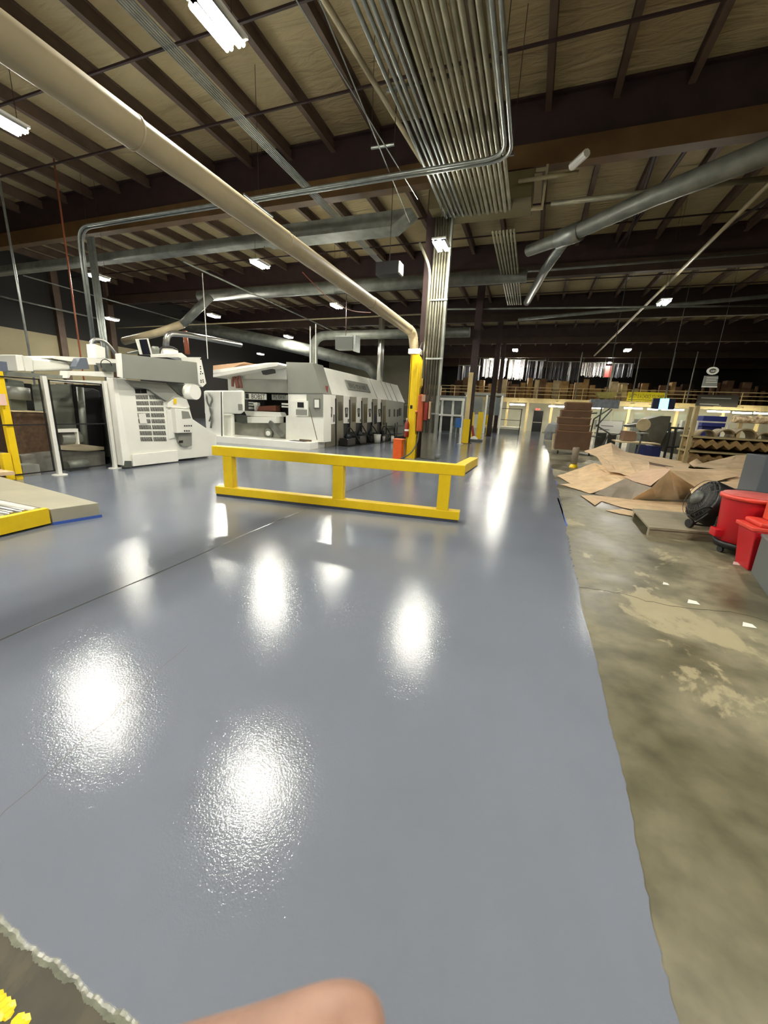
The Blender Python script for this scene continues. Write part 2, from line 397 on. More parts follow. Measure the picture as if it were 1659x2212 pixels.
def column(x, y, label, m=MAROON, top=8.05, w_=.34):
    mb = MB().box((x-w_/2, y-.16, 0), (x+w_/2, y-.135, top)).box((x-w_/2, y+.135, 0), (x+w_/2, y+.16, top)).box((x-.012, y-.135, 0), (x+.012, y+.135, top)).box((x-.25, y-.25, 0), (x+.25, y+.25, .02))
    return struct('steel_column', mb, m, label, 'column')
column(-3.62, 13.42, 'dark steel column beside the yellow upright')
column(-3.2, 22, 'dark steel column standing in the aisle beyond the conduit-clad one')
g_ = bpy.data.objects['steel_column.001']
obj('cream_casing', MB().box((-3.4, 21.78, 1.3), (-3.16, 22.2, 3.7)), MEZZ, g_); obj('yellow_guard', MB().box((-3.44, 21.76, .02), (-3.08, 22.22, 1.3)), YEL, g_)
column(-2.9, 31, 'dark steel column beyond the second in the row')
column(-3.2, 40, 'steel column furthest down the aisle')

# ============================================================ HIGH-BAY LIGHTS
def fixture(loc, label, group=None):
    t = thing('high_bay_light', label, 'ceiling light', loc, group)
    x, y, z = loc; L = .62
    hb = MB().box((x-.19, y-L/2-.03, z+.05), (x+.19, y+L/2+.03, z+.09))
    obj('housing', hb, WHITE, t)
    for s in (-1, 1):
        cx_ = x + s*.1
        obj('reflector', MB().add([(cx_-.075, y-L/2, z+.0), (cx_-.05, y-L/2, z+.05), (cx_+.05, y-L/2, z+.05), (cx_+.075, y-L/2, z), (cx_-.075, y+L/2, z), (cx_-.05, y+L/2, z+.05), (cx_+.05, y+L/2, z+.05), (cx_+.075, y+L/2, z)], [(0,1,5,4), (1,2,6,5), (2,3,7,6)]), STEEL, t)
        for q in (-1, 1):
            obj('lamp_tube', MB().tube([(cx_+q*.035, y-L/2, z-.015), (cx_+q*.035, y+L/2, z-.01)], .026, 8), TUBE, t)
    for s in (-1, 1):
        obj('hanger_wire', MB().tube([(x, y+s*.25, z+.09), (x, y+s*.25, 9.62)], .006, 5), MAROON, t)
    return t
FX = [((472, 55), 'bright lamp overhead, the largest and nearest'), ((4, 262), 'bright lamp cut by the left edge, above the big duct'),
      ((215, 600), 'lit lamp just right of the galvanised riser pipes'), ((562, 572), 'lit lamp just below the long beige duct'),
      ((65, 700), 'lamp low over the tan left wall'), ((243, 690), 'lamp over the grey hood of the feeder machine'),
      ((462, 683), 'lamp over the gap between feeder and printer, beside thin white rod'), ((727, 662), 'lamp below the beige duct over the printer roof'),
      ((953, 531, 11.9), 'lamp shining in front of the conduits of the clad column'), ((623, 728), 'small lamp over the printer left corner'),
      ((725, 762), 'small lamp below the dark unit heater'), ((563, 765), 'small lamp low above the printer chute'), ((608, 746), 'small lamp left of a pair of thin rods'),
      ((793, 784), 'tiny lamp left of the shiny steel stack'), ((1434, 654), 'lone lamp on the right under the dim roof'),
      ((1355, 757), 'small lamp over the hanging film on the right'), ((1113, 757), 'small lamp over the mezzanine left of the aisle end')]
proto = None
for q_, lab in FX:
    p = at(q_[0], q_[1], z=6.2) if len(q_) == 2 else at(q_[0], q_[1], y=q_[2])
    fixture(tuple(p), lab)
for (px, py), lab in (((1061, 776), 'leftmost lamp glowing against the white hanging film'), ((1092, 777), 'middle lamp glowing against the white hanging film'), ((1121, 780), 'right lamp of the three against the white hanging film'), ((1317, 784), 'lamp beside the white post against the film')):
    p = at(px, py, y=50.5); fixture(tuple(p), lab)
for x, y, lab in ((-9.3, -1.6, 'lamp behind the viewer to the left, out of the frame'), (-4.4, -1.6, 'lamp behind the viewer over the coated floor, out of the frame'), (3.5, -3.5, 'lamp behind the viewer over the bare floor, out of the frame'), (3.4, 2.2, 'added lamp overhead to the right of the viewer, out of the frame'), (9.5, -3, 'lamp far to the right behind the viewer, out of the frame'), (-16.5, 5, 'lamp beyond the left edge over the stacker, out of the frame')):  # unseen lamps; the overhead right one is added to brighten the machine fronts
    fixture((x, y, 6.2), lab)

# ============================================================ DUCTS AND CONDUITS
t = thing('round_air_duct', 'long beige round duct running from upper left down to the yellow upright', 'duct', (-3.95, -1, 4.0))
segs = [(-3, 1.5, .152), (1.5, 3.38, .15), (3.38, 5.9, .14), (5.9, 9.4, .137), (9.4, 12.6, .145)]
dm = MB()
for a, b, r in segs:
    q = obj('duct_section', MB().tube([(-3.96, a, 4.04), (-3.96, b, 4.04)], r, 28, cap=False), DUCTP, t, smooth=True)
    obj('joint_band', MB().tube([(-3.96, b-.012, 4.04), (-3.96, b+.012, 4.04)], r+.004, 28), DUCTP, q, smooth=True)
obj('elbow', MB().tube([(-3.96, 12.55, 4.04), (-3.93, 12.95, 3.99), (-3.86, 13.0, 3.5)], .15, 24, bend=.35), DUCTP, t, smooth=True)
obj('dangling_cable', MB().tube([(-3.9, 6.3, 3.72), (-3.85, 7.2, 3.5), (-3.88, 8.2, 3.55), (-3.9, 9.3, 3.78)], .008, 6, bend=.6), COPPER, t, smooth=True)

# bundle of conduits: 16 pipes under a wireway
bundle = [(-3.05 + i*.117, 7.0 + (.03 if i % 2 else 0), .036 if i < 5 else .046) for i in range(16)]
pr0 = None
for i, (x, z, r) in enumerate(bundle):
    lab = 'thin galvanised overhead conduit, %s from the left of the bundle' % nth(i) if i < 5 else 'fat beige overhead conduit, %s pipe from the left of the bundle' % nth(i)
    o = single('overhead_conduit', MB().tube([(x, -4, z), (x, 12.75, z), (x, 12.95, z+.4)], r, 10, bend=.15), GALV if i < 5 else CONDG, lab, 'conduit', 'overhead conduit bundle, %s pipes' % ('thin' if i < 5 else 'fat'), smooth=True)
for k in range(7):
    x = -1.86 + k*.105
    single('far_conduit', MB().tube([(x, 13.9, 7.0), (x, 22.3, 7.0)], .036, 8), CONDG, 'beige conduit leaving the wireway toward the back, %s from the left of seven' % nth(k), 'conduit', 'far run of parallel conduits', smooth=True)
for k, y in enumerate((-1, 2.8, 5.6, 8.0, 10.4)):
    t = thing('conduit_support', 'trapeze strut carrying the conduit bundle, number %s from the viewer' % ['first', 'second', 'third', 'fourth', 'fifth'][k], 'support strut', (-2.2, y, 7.1))
    obj('strut', MB().box((-3.2, y-.02, 7.06), (-1.1, y+.02, 7.11)), GALV, t)
    for x in (-3.17, -1.15): obj('rod', MB().tube([(x, y, 7.1), (x, y, 9.62)], .008, 5), MAROON, t)
t = thing('cable_wireway', 'large olive painted wireway box where the conduit bundle ends beside the column', 'wireway', (-2.2, 13.2, 7.2))
obj('box_body', MB().box((-3.62, 12.75, 7.3), (-.78, 13.85, 7.95)), mat('olive_beige_paint', (104, 96, 64), .5), t, bevel=.01)
obj('bracket', MB().box((-.75, 12.8, 7.0), (-.5, 12.86, 7.06)).box((-.75, 12.8, 7.9), (-.5, 12.86, 7.96)).box((-.5, 12.8, 7.0), (-.44, 12.86, 8.02)), PIPE, t)
# conduit pair: from overhead, elbow, across to left, down to the feeder
for k in (0, 1):
    dz = k*.09
    yq = 9.75 + k*.12
    single('conduit_loop', MB().tube([(-1.18+k*.11, -3, 6.75), (-1.18+k*.11, yq, 6.72), (-14.3, yq+.05, 6.72), (-14.3-k*.1, yq+.05, 2.3)], .04, 12, bend=.5), GALV,
           ['inner shiny conduit sweeping from overhead left to the riser', 'outer shiny conduit sweeping from overhead left to the riser'][k], 'conduit', smooth=True)
for k in range(3):
    single('conduit_riser', MB().tube([(-14.15+.12*k, 10.0, 6.5), (-14.15+.12*k, 10.0, .01)], .04, 10), GALV, 'galvanised riser pipe behind the feeder machine, %s from the left of three' % nth(k), 'conduit', 'galvanised riser pipes', smooth=True)
t = thing('conduit_hanger', 'short galvanised hanger strut crossing the conduit pair', 'support strut', (-7.5, 9.8, 6.65))
obj('strut', MB().box((-7.52, 9.4, 6.62), (-7.48, 10.6, 6.66)), GALV, t); obj('rod', MB().tube([(-7.5, 10, 6.66), (-7.5, 10, 9.62)], .007, 5), MAROON, t)
single('copper_riser', MB().tube([(-16.75, 11, 9.55), (-16.85, 11, 0.01)], .03, 8), COPPER, 'reddish brown riser left of the galvanised pipes', 'pipe', smooth=True)
single('thin_drop_rod', MB().tube([(-16.3, 9, 9.55), (-16.3, 9, 0.01)], .035, 8), GALV, 'grey riser pipe near the left edge', 'pipe', smooth=True)
# tray of small conduits
for k in range(6):
    single('tray_conduit', MB().tube([(-6.87+k*.05, -3, 7.5), (-6.87+k*.05, 19.5, 7.5)], .013, 6), GALV, 'small conduit in the ribbon of six on the left, %s from its left side' % nth(k), 'conduit', 'ribbon of six small conduits', smooth=True)
single('sprinkler_pipe', MB().tube([at(700, 0, z=7.5)*1.0 + (at(700, 0, z=7.5)-at(912, 350, z=7.5))*1.2, at(912, 350, z=7.5)], .05, 10), PIPE, 'straight beige pipe just left of the conduit bundle', 'pipe', smooth=True)
for k, (x0, y0, x1, y1) in enumerate([(640, 0, 902, 430), (690, 0, 885, 480)]):
    a = at(x0, y0, z=6.9); b = at(x1, y1, z=6.7)
    single('hanging_wire', MB().tube([a, b], .012, 5), GALV, ['slack grey wire running toward the column top', 'second slack wire crossing the conduits to the column'][k], 'wire')
t = thing('short_bracket', 'pale trapeze bracket hung from two rods left of the conduit bundle', 'support bracket', tuple(at(818, 316, z=7)))
a = at(802, 320, z=7); b = at(852, 312, z=7)
obj('bar', MB().tube([a, b], .03, 8), GALV, t)
for p in (a, b): obj('rod', MB().tube([p, p+Vector((0, 0, 1.9))], .007, 5), MAROON, t)
# transverse ducts
def px_line(pts, z): return [at(a, b, z=z) for a, b in pts]
t = thing('rectangular_duct', 'grey flat-sided duct crossing under the girder to the clad column', 'duct', (-14, 12.7, 7))
obj('duct_section', MB().box((-26, 12.5, 6.85), (-9.2, 12.95, 7.15)), GALVD, t, bevel=.05)
obj('duct_box', MB().prism([(-9.2, 12.3, 6.8), (-4.6, 12.3, 6.8), (-4.0, 12.3, 7.2), (-9.2, 12.3, 7.2)], (0, .7, 0)), GALVD, t)
single('crossing_duct', MB().tube([(-17.5, 18.0, 7), (-.9, 18.0, 7)], .26, 20), GALVD, 'grey round duct crossing the hall beyond the column', 'duct', smooth=True)
t = thing('branching_duct', 'dull galvanised round duct with a collar and branch, upper right', 'duct', (1.2, 14, 7))
P = [Vector((-.85, 15.6, 7)), Vector((.3, 14.7, 7)), Vector((2.2, 12.9, 7.05)), Vector((6.5, 9.6, 7.1))]
obj('main_run', MB().tube(P, [.17, .2, .22, .3], 20), GALVD, t, smooth=True)
obj('collar', MB().tube([P[1]+Vector((-.25, .2, 0)), P[1]+Vector((.35, -.28, 0))], .26, 20), GALV, t, smooth=True)
obj('branch', MB().tube([(.25, 14.8, 6.9), (-.25, 17.4, 6.95), (-.95, 22.0, 7)], .16, 16), GALV, t, smooth=True)
single('diagonal_pipe', MB().tube([(4.42, -3, 7), (4.42, 40, 7)], .06, 8), PIPE, 'long straight beige pipe running down the right of the roof', 'pipe', smooth=True)
t = thing('crossing_pipe', 'pale pipe crossing the roof on the right at the wireway', 'pipe', (3, 13, 7.5))
a = at(1120, 392, z=7.6); b = at(1250, 372, z=7.6)
obj('pipe_run', MB().tube([a, b], .05, 8), PIPE, t, smooth=True)
a = at(1235, 360, z=7.6); b = at(1268, 330, z=7.6); obj('fitting', MB().tube([a, b], .09, 8), WHITE, t)
a = at(1190, 440, z=7.4); b = at(1659, 385, z=7.4); single('flat_crossing_bar', MB().tube([a, b], .07, 8), CONDG, 'beige pipe crossing the right side below the big girder', 'pipe', smooth=True)
for k, (x0, y0, x1, y1, z, r, lab) in enumerate([
        (90, 716, 910, 679, 6.6, .04, 'thin sprinkler main crossing left to right over the machines'),
        (960, 668, 1659, 660, 6.8, .045, 'sprinkler main crossing the right side of the roof'),
        (1120, 690, 1659, 640, 7.2, .09, 'fat pipe crossing under the second girder at right'),
        (1100, 590, 1659, 545, 7.7, .05, 'pipe strapped under the second girder on the right'),
        (0, 640, 220, 690, 6.6, .05, 'pipe sloping down at the far left above the tan wall'),
        (50, 595, 420, 700, 6.8, .03, 'thin conduit sloping above the feeder on the left'),
        (395, 565, 735, 722, 6.5, .035, 'straight pale conduit below the duct heading to the back')]):
    single('roof_pipe', MB().tube([at(x0, y0, z=z), at(x1, y1, z=z)], r, 8), GALVD if k != 0 else PIPE, lab, 'pipe', smooth=True)
for k, (px, y0, py1, yy, lab) in enumerate([(437, 590, 775, 16, 'thin white drop rod over the feeder'), (670, 705, 785, 17, 'left thin conduit dropping to the printer roof'), (682, 700, 785, 17, 'right thin conduit dropping to the printer roof')]):
    a = at(px, y0, y=yy); b = at(px, y0, y=yy); b.z = at(px + 12, py1, y=yy).z
    single('drop_conduit', MB().tube([a, b], .02, 6), WHITE, lab, 'conduit')
fl_ = at(821, 800, x=-8.45)
for k, (x, y) in enumerate(((fl_.x, fl_.y), )):
    single('steel_flue', MB().tube([(x, y, 3.1), (x, y, at(820, 688, y=y).z)], .17, 20), STEEL, 'shiny steel flue rising from the printer roof', 'flue', smooth=True)
single('roof_bend_duct', MB().tube([(-12.3, 21, 3.0), (-12.3, 21, 5.5), (-3.5, 21.5, 5.6)], .24, 16, bend=.8), GALVD, 'grey round duct rising from the printer and bending right', 'duct', smooth=True)
single('far_left_duct', MB().tube([at(350, 690, y=25), at(620, 745, y=26), at(800, 790, y=27), at(815, 815, y=27)], .42, 16, bend=2), GALVD, 'wide grey duct sloping behind the printer', 'duct', smooth=True)
t = thing('angled_duct', 'beige duct angling up behind the feeder machine', 'duct', tuple(at(330, 725, y=16)))
obj('flexible_run', MB().tube([at(268, 737, y=16), at(345, 718, y=16), at(395, 700, y=16.5)], .19, 16, bend=.4), DUCTP, t, smooth=True)
obj('upper_run', MB().tube([at(395, 700, y=16.5), at(455, 640, y=17)], .2, 16), GALVD, t, smooth=True)
single('orange_stub', MB().tube([at(399, 715, y=17), at(405, 765, y=17)], .12, 10), COPPER, 'reddish vertical pipe behind the feeder', 'pipe', smooth=True)
single('curved_steel_pipe', MB().tube([at(358, 748, y=15), at(362, 720, y=15), at(400, 722, y=16), at(520, 745, y=20)], .14, 14, bend=.6), STEEL, 'bent shiny duct behind the feeder monitor', 'duct', smooth=True)
t = thing('unit_heater', 'dark box heater hung above the printer', 'heater', tuple(at(745, 740, y=18)))
a = at(724, 726, y=18); b = at(762, 754, y=18); obj('casing', MB().box((a.x, 18, b.z), (b.x, 18.5, a.z)), mat('heater_grey', (84, 88, 84), .5), t, bevel=.02)
obj('side_flange', MB().box((b.x+.05, 17.95, b.z-.1), (b.x+.15, 18.5, a.z+.02)), GALV, t)
obj('rod', MB().tube([((a.x+b.x)/2, 18.2, a.z), ((a.x+b.x)/2, 18.2, 9.62)], .015, 5), MAROON, t)
a = at(812, 566, y=12.0); b = at(860, 590, y=12.0)
t = thing('roof_speaker_box', 'small black box hung under the roof left of the column', 'box unit', tuple((a+b)/2))
obj('casing', MB().box((a.x, 12, b.z), (b.x, 12.4, a.z)), BLK, t); obj('lit_side', MB().box((b.x, 12.02, b.z+.03), (b.x+.03, 12.38, a.z-.01)), WHITE, t)
obj('rod', MB().tube([((a.x+b.x)/2, 12.2, a.z), ((a.x+b.x)/2, 12.2, 9.62)], .01, 5), MAROON, t)

# ============================================================ COLUMN CLUSTER
t = thing('clad_column', 'grey enclosed column carrying vertical conduits at the end of the barrier', 'column', (-3.1, 13.1, 0))
obj('sheet_enclosure', MB().box((-3.42, 13.0, 0), (-2.96, 13.35, 2.3)), mat('column_grey', (128, 126, 112), .5, var=.25, vscale=3), t, bevel=.01)
obj('channel', MB().box((-2.98, 12.9, 0), (-2.9, 13.05, 7.2)), GALVD, t)
obj('base_plate', MB().box((-3.5, 12.85, 0), (-2.8, 13.45, .03)), MACHD, t)
for k in range(6): obj('vertical_conduit', MB().tube([(-3.4+k*.085, 12.93, 2.1 if k % 2 else .9), (-3.4+k*.085, 12.93, 7.15)], .034, 10), mat('column_conduit_grey', (104, 102, 86), .55, metal=.1, var=.3, vscale=3), t, smooth=True)
obj('side_conduit', MB().tube([(-3.78, 12.6, 6.4), (-3.4, 12.6, 5.7), (-3.4, 12.6, 2.6)], .04, 10, bend=.3), CONDG, t, smooth=True)
for z in (1.5, 3.2, 4.9): obj('clamp', MB().box((-3.46, 12.88, z), (-2.88, 12.92, z+.05)), GALV, t)
ou = at(925, 862, y=12.75); ol = at(931, 945, y=12.75)
t = thing('orange_enclosure', 'tall rounded orange enclosure fixed to the column', 'electrical enclosure', (-3.3, 12.75, 1.4))
obj('casing', MB().box((-3.56, 12.7, .92), (-3.36, 12.9, 2.12)), ORANGED, t, bevel=.07)
obj('knob', MB().lathe((-3.56, 12.75, 1.55), [(.05, -.06), (.05, 0)], 12, (1, .3, 0)), ORANGED, t)
obj('label_plate', MB().box((-3.42, 12.68, 1.9), (-3.3, 12.72, 2.1)), mat('pinkish_label', (176, 140, 118), .5), t)
single('red_switch_box', MB().box((-3.34, 12.76, 1.3), (-3.22, 12.92, 1.86)), REDD, 'dark red box fixed right of the orange enclosure', 'electrical enclosure', bevel=.01)
single('beige_switch_box', MB().box((-3.2, 12.8, 1.35), (-3.13, 12.92, 1.9)), mat('beige_box', (168, 138, 110), .5), 'narrow beige box on the column right of the red box', 'electrical enclosure', bevel=.01)
single('drooping_cable', MB().tube([(-3.46, 12.75, .95), (-3.45, 12.7, .6), (-3.6, 12.5, .2), (-3.9, 12.3, .03)], .022, 8, bend=.25), MACHD, 'dark cable drooping from the orange enclosure to the floor', 'cable', smooth=True)
# yellow upright under the duct
t = thing('yellow_upright', 'tall yellow painted upright standing under the duct elbow', 'upright post', (-3.72, 12.9, 0))
obj('web', MB().box((-3.88, 12.78, 0), (-3.62, 12.83, 3.35)).box((-3.9, 12.78, 0), (-3.86, 13.05, 3.35)), YEL, t)
obj('top_cap', MB().box((-3.98, 12.72, 3.35), (-3.62, 13.1, 3.5)), WHITE, t)
obj('right_flange', MB().prism([(-3.62, 12.8, 0), (-3.56, 12.8, 0), (-3.56, 12.8, .8), (-3.6, 12.8, .85), (-3.6, 12.8, 1.5), (-3.55, 12.8, 1.6), (-3.55, 12.8, 2.3), (-3.5, 12.8, 2.4), (-3.5, 12.8, 3.1), (-3.62, 12.8, 3.3)], (0, .2, 0)), YEL, t)
obj('inset_plate', MB().box((-3.82, 12.77, 1.65), (-3.74, 12.785, 1.76)), BLK, t)
t = thing('fire_extinguisher', 'red fire extinguisher with white label hung on the yellow upright', 'fire extinguisher', (-3.86, 12.7, .95))
obj('cylinder', MB().lathe((-3.86, 12.68, .72), [(.06, 0), (.075, .03), (.075, .42), (.05, .5), (.025, .54)], 16), REDD, t, smooth=True)
obj('label_band', MB().lathe((-3.86, 12.68, .92), [(.0765, 0), (.0765, .06)], 16), WHITE, t)
obj('valve_handle', MB().box((-3.88, 12.6, 1.26), (-3.84, 12.72, 1.34)), mat('pale_tag', (196, 180, 150), .6), t)
a = at(890, 952, y=12.5)
t = thing('orange_cabinet', 'orange box standing on the floor left of the yellow upright', 'cabinet', (-4.08, 12.5, 0))
obj('body', MB().box((-4.2, 12.35, 0), (-3.9, 12.65, .64)), ORANGE, t, bevel=.01)
obj('lid', MB().box((-4.22, 12.33, .64), (-3.88, 12.67, .66)), mat('orange_lid', (236, 130, 92), .4), t)
p = at(906, 757, y=12.6)
t = thing('small_lamp', 'small round lamp glowing at the top of the yellow upright', 'lamp', tuple(p))
obj('bulb', MB().lathe(tuple(p), [(.01, -.05), (.045, -.02), (.045, .02), (.01, .05)], 12), mat('lamp_glow', (255, 240, 210), .5, emit=25), t)
obj('arm', MB().tube([p+Vector((0, 0, .04)), p+Vector((.02, .15, .25)), p+Vector((.1, .3, .3))], .012, 6), GALV, t)
t = thing('white_pole', 'slim white pole standing in the aisle past the barrier', 'pole', (-3.1, 20.5, 0))
b = at(994, 959, z=0); tp_ = at(1000, 899, y=b.y)
obj('pole', MB().tube([(b.x, b.y, 0), (b.x, b.y, tp_.z)], .045, 10), WHITE, t); obj('foot', MB().lathe((b.x, b.y, 0), [(.16, 0), (.16, .02), (.05, .03)], 16), WHITE, t)

# ============================================================ YELLOW BARRIER
A = Vector((-4.88, 5.08, 0)); Bv = Vector((-.80, 5.50, 0)); d = (Bv-A).normalized(); nrm = Vector((-d.y, d.x, 0)); L = (Bv-A).length
t = thing('safety_barrier', 'yellow wooden barrier rail with two rails and three posts on the coated floor', 'barrier', tuple(A))
def bb(u0, u1, v0, v1, z0, z1):
    p = [A+d*u0+nrm*v0, A+d*u1+nrm*v0, A+d*u1+nrm*v1, A+d*u0+nrm*v1]
    return MB().prism([(q.x, q.y, z0) for q in p], (0, 0, z1-z0))
obj('top_rail', bb(-.02, L+.02, 0, .15, .70, .855), YEL, t, bevel=.008)
obj('bottom_rail', bb(0, L, 0, .15, .045, .175), YEL, t, bevel=.008)
obj('base_strip', bb(.01, L-.02, .01, .14, 0.004, .045), TAPE_SHADE, t)
for u in (.17, 2.12, 3.76): obj('post', bb(u, u+.17, .01, .14, .175, .70), YEL, t, bevel=.006)
E1 = Bv+nrm*.15
obj('return_rail', MB().prism([(-.95, 5.66, .72), (-.80, 5.64, .72), (-.76, 6.75, .72), (-.90, 6.76, .72)], (0, 0, .13)), YEL, t, bevel=.006)
obj('return_shade', MB().prism([(-.93, 5.7, .705), (-.79, 5.7, .705), (-.755, 6.74, .705), (-.88, 6.74, .705)], (0, 0, .014)), TAPE_SHADE, t)  # shaded underside of the return rail, put in as a dark strip

# ============================================================ LOW ROLLER CONVEYOR (left)
t = thing('low_platform', 'low concrete-grey platform block edged with blue tape at the left', 'platform', (-6, 3.1, 0))
zt = .2
obj('block', MB().prism([(-5.2, 3.36, 0), (-5.33, 2.88, 0), (-9.6, 2.88, 0), (-9.6, 3.95, 0)], (0, 0, zt)), mat('concrete_grey_paint', (168, 164, 144), .45, var=.12, vscale=3), t, bevel=.006)
obj('blue_tape', MB().prism([(-5.195, 3.36, .004), (-5.325, 2.87, .004), (-5.31, 2.87, .004), (-5.18, 3.37, .004)], (0, 0, .035)), TAPE, t)
t = thing('roller_conveyor', 'low roller conveyor with yellow side plate at the left edge', 'conveyor', (-6, 2, 0))
obj('side_plate', MB().prism([(-5.33, 2.86, .03), (-5.2, 1.2, .03), (-5.28, 1.2, .03), (-5.41, 2.86, .03)], (0, 0, .19)), YEL, t, bevel=.004)
obj('skid', MB().box((-9, 1.2, 0), (-5.42, 2.84, .06)), BLK, t)
obj('frame', MB().box((-9, 1.2, .06), (-5.42, 2.84, .16)), MACHD, t)
for k in range(14):
    y = 2.78 - k*.115
    obj('roller', MB().tube([(-9, y, .19), (-5.42 + .0*k, y, .19)], .042, 12), STEEL if k % 3 else WHITE, t, smooth=True)
single('cardboard_sheet', MB().prism([(-8.2, 3.55, .2), (-8.1, 3.95, .2), (-9.5, 3.95, .2), (-9.5, 3.5, .2)], (0, 0, .06)), KRAFT, 'kraft board lying on the low platform at the left edge', 'board')

# ============================================================ GUARD FENCE + LIGHT CURTAIN POST
t = thing('guard_fence', 'guard fence with white posts and black wire frames in front of the feeder', 'fence', (-8.75, 4.9, 0))
for y in (3.5, 4.95, 6.08):
    x = -8.68
    p = obj('post', MB().box((x-.035, y-.035, 0), (x+.035, y+.035, 1.88)), WHITE, t)
    obj('foot', MB().lathe((x, y, 0.004), [(.13, 0), (.13, .012), (.06, .02)], 16), WHITE, p)
for y0, y1 in ((3.56, 4.88), (5.02, 6.02)):
    f = MB()
    for z in (.09, .98, 1.80): f.box((-8.69, y0, z), (-8.67, y1, z+.022))
    for y in (y0, y1-.02): f.box((-8.69, y, .09), (-8.67, y+.02, 1.82))
    obj('wire_frame', f, BLK, t)
t = thing('light_curtain_post', 'tall yellow post with red beacon at the left of the guard fence', 'guard post', (-8.78, 4.3, 0))
obj('column', MB().box((-8.8, 4.25, 0), (-8.7, 4.36, 1.9)), YEL, t, bevel=.008)
obj('lower_box', MB().box((-8.78, 4.09, .02), (-8.66, 4.22, .5)), YEL, t, bevel=.008)
obj('beacon', MB().lathe((-8.78, 4.3, 1.92), [(.06, 0), (.06, .1), (.03, .13)], 12), mat('amber_beacon', (120, 52, 20), .4), t)
obj('notice', MB().box((-8.66, 4.02, 1.33), (-8.64, 4.3, 1.52)), mat('pink_notice', (226, 190, 178), .6), t)
single('fence_end_panel', MB().box((-9.35, 3.45, 0), (-8.95, 4.1, 1.75)), mat('mottled_grey', (140, 142, 128), .5, var=.4, vscale=8), 'mottled grey cabinet at the left edge behind the yellow post', 'cabinet')

# ============================================================ FEEDER MACHINE
XA = -8.5
t = thing('feeder_machine', 'light grey sheet feeder with dark grey sloping hood, louvred panel and controls', 'machine', (XA-1, 7.4, 0))
pt = lambda q: (220+q[0]*.1567, 720+q[1]*.1567)
def A_(pts, off=(-.06, 0, 0), x=XA): return MB().prism([at(*pt(q), x=x) for q in pts], off)
obj('side_frame', A_([(330, 620), (450, 770), (1030, 830), (1180, 920), (1250, 1180), (1580, 1400), (1590, 1680), (1060, 1740), (1055, 1765), (420, 1800), (300, 1800), (230, 1100), (180, 620)], (-.12, 0, 0)), MACH, t, bevel=.012)
obj('corner_column', A_([(150, 610), (205, 615), (385, 1680), (400, 1790), (300, 1825)], (-.2, 0, 0), x=XA+.02), MACHW, t, bevel=.01)
obj('foot', A_([(330, 1760), (410, 1760), (415, 1850), (320, 1850)], (-.12, 0, 0), x=XA+.06), MACHD, t)
obj('lower_cover', A_([(425, 1672), (1045, 1610), (1055, 1765), (430, 1835)], (-.05, 0, 0), x=XA+.05), MACHW, t, bevel=.008)
obj('body', MB().box((-10.4, 6.75, .1), (-8.66, 7.9, 1.55)).box((-10.4, 7.9, .1), (-8.66, 8.9, .6)), MACHD, t)
h = obj('hood', A_([(285, 285), (1310, 400), (1340, 700), (300, 620)], (-.06, 0, 0), x=XA+.32), MACHG, t, bevel=.008)
obj('hood_end_plate', A_([(1295, 330), (1365, 330), (1440, 690), (1390, 740), (1340, 700), (1315, 400)], (-.5, 0, 0), x=XA+.34), MACHW, t)
hp = MB()
for a_, b_ in ((1350, 450), (1352, 480), (1355, 520), (1380, 545), (1352, 550), (1358, 640), (1385, 635), (1360, 665), (1390, 662), (1355, 345)):
    hp.prism([at(*pt((a_+dx, b_+dy)), x=XA+.342) for dx, dy in ((0, 0), (14, 0), (16, 18), (2, 18))], (.004, 0, 0))
obj('slot_holes', hp, BLK, t)
obj('hood_bracket', A_([(205, 280), (270, 275), (300, 620), (235, 600)], (-.05, 0, 0), x=XA+.3), MACHW, t)
obj('chute', A_([(345, 640), (890, 690), (1035, 830), (905, 940), (840, 905), (640, 770), (450, 740)], (-.5, 0, 0), x=XA+.09), MACHG, t, bevel=.006)
obj('under_chute', A_([(900, 690), (1190, 705), (1190, 900), (1050, 830)], (-.5, 0, 0), x=XA+.05), MACHD, t)
obj('round_motor_cover', MB().tube([at(*pt((1290, 810)), x=XA+.3), at(*pt((1290, 810)), x=XA+.3)+Vector((-.55, 0, 0))], .19, 20), MACHW, t, smooth=True)
grl = MB()
for r_ in range(9):
    u = r_/8; yl = 770+u*660; xl = 455+u*75; xr = 610+u*285 if r_ == 0 else 830+u*58
    n_ = 26
    for k in range(n_):
        xx = xl + (xr-xl)*k/n_
        if abs(k-12) < 1: continue
        hgt = 58
        grl.prism([at(*pt((xx+dx, yl+dy)), x=XA+.002) for dx, dy in ((0, 0), (7, 0), (17, hgt), (9, hgt))], (.004, 0, 0))
obj('louvre_grille', grl, DARK, t)
obj('white_notice', A_([(505, 1110), (600, 1105), (625, 1240), (530, 1245)], (-.01, 0, 0), x=XA+.03), WHITE, t)
obj('control_cabinet', A_([(1005, 1035), (1190, 1050), (1255, 1180), (1255, 1370), (1040, 1375)], (-.25, 0, 0), x=XA+.16), MACH, t, bevel=.01)
obj('control_screen', A_([(1100, 1070), (1195, 1080), (1230, 1170), (1110, 1180)], (-.01, 0, 0), x=XA+.165), MACHG, t)
bt = MB()
for k in range(7): bt.lathe(at(*pt((1140+(k % 4)*30, 1275+(k//4)*70)), x=XA+.16), [(.02, 0), (.02, .012)], 10, (1, 0, 0))
obj('push_buttons', bt, BLK, t)
obj('lower_box', A_([(1045, 1380), (1240, 1370), (1245, 1550), (1110, 1560), (1065, 1500)], (-.2, 0, 0), x=XA+.08), MACHG, t, bevel=.008)
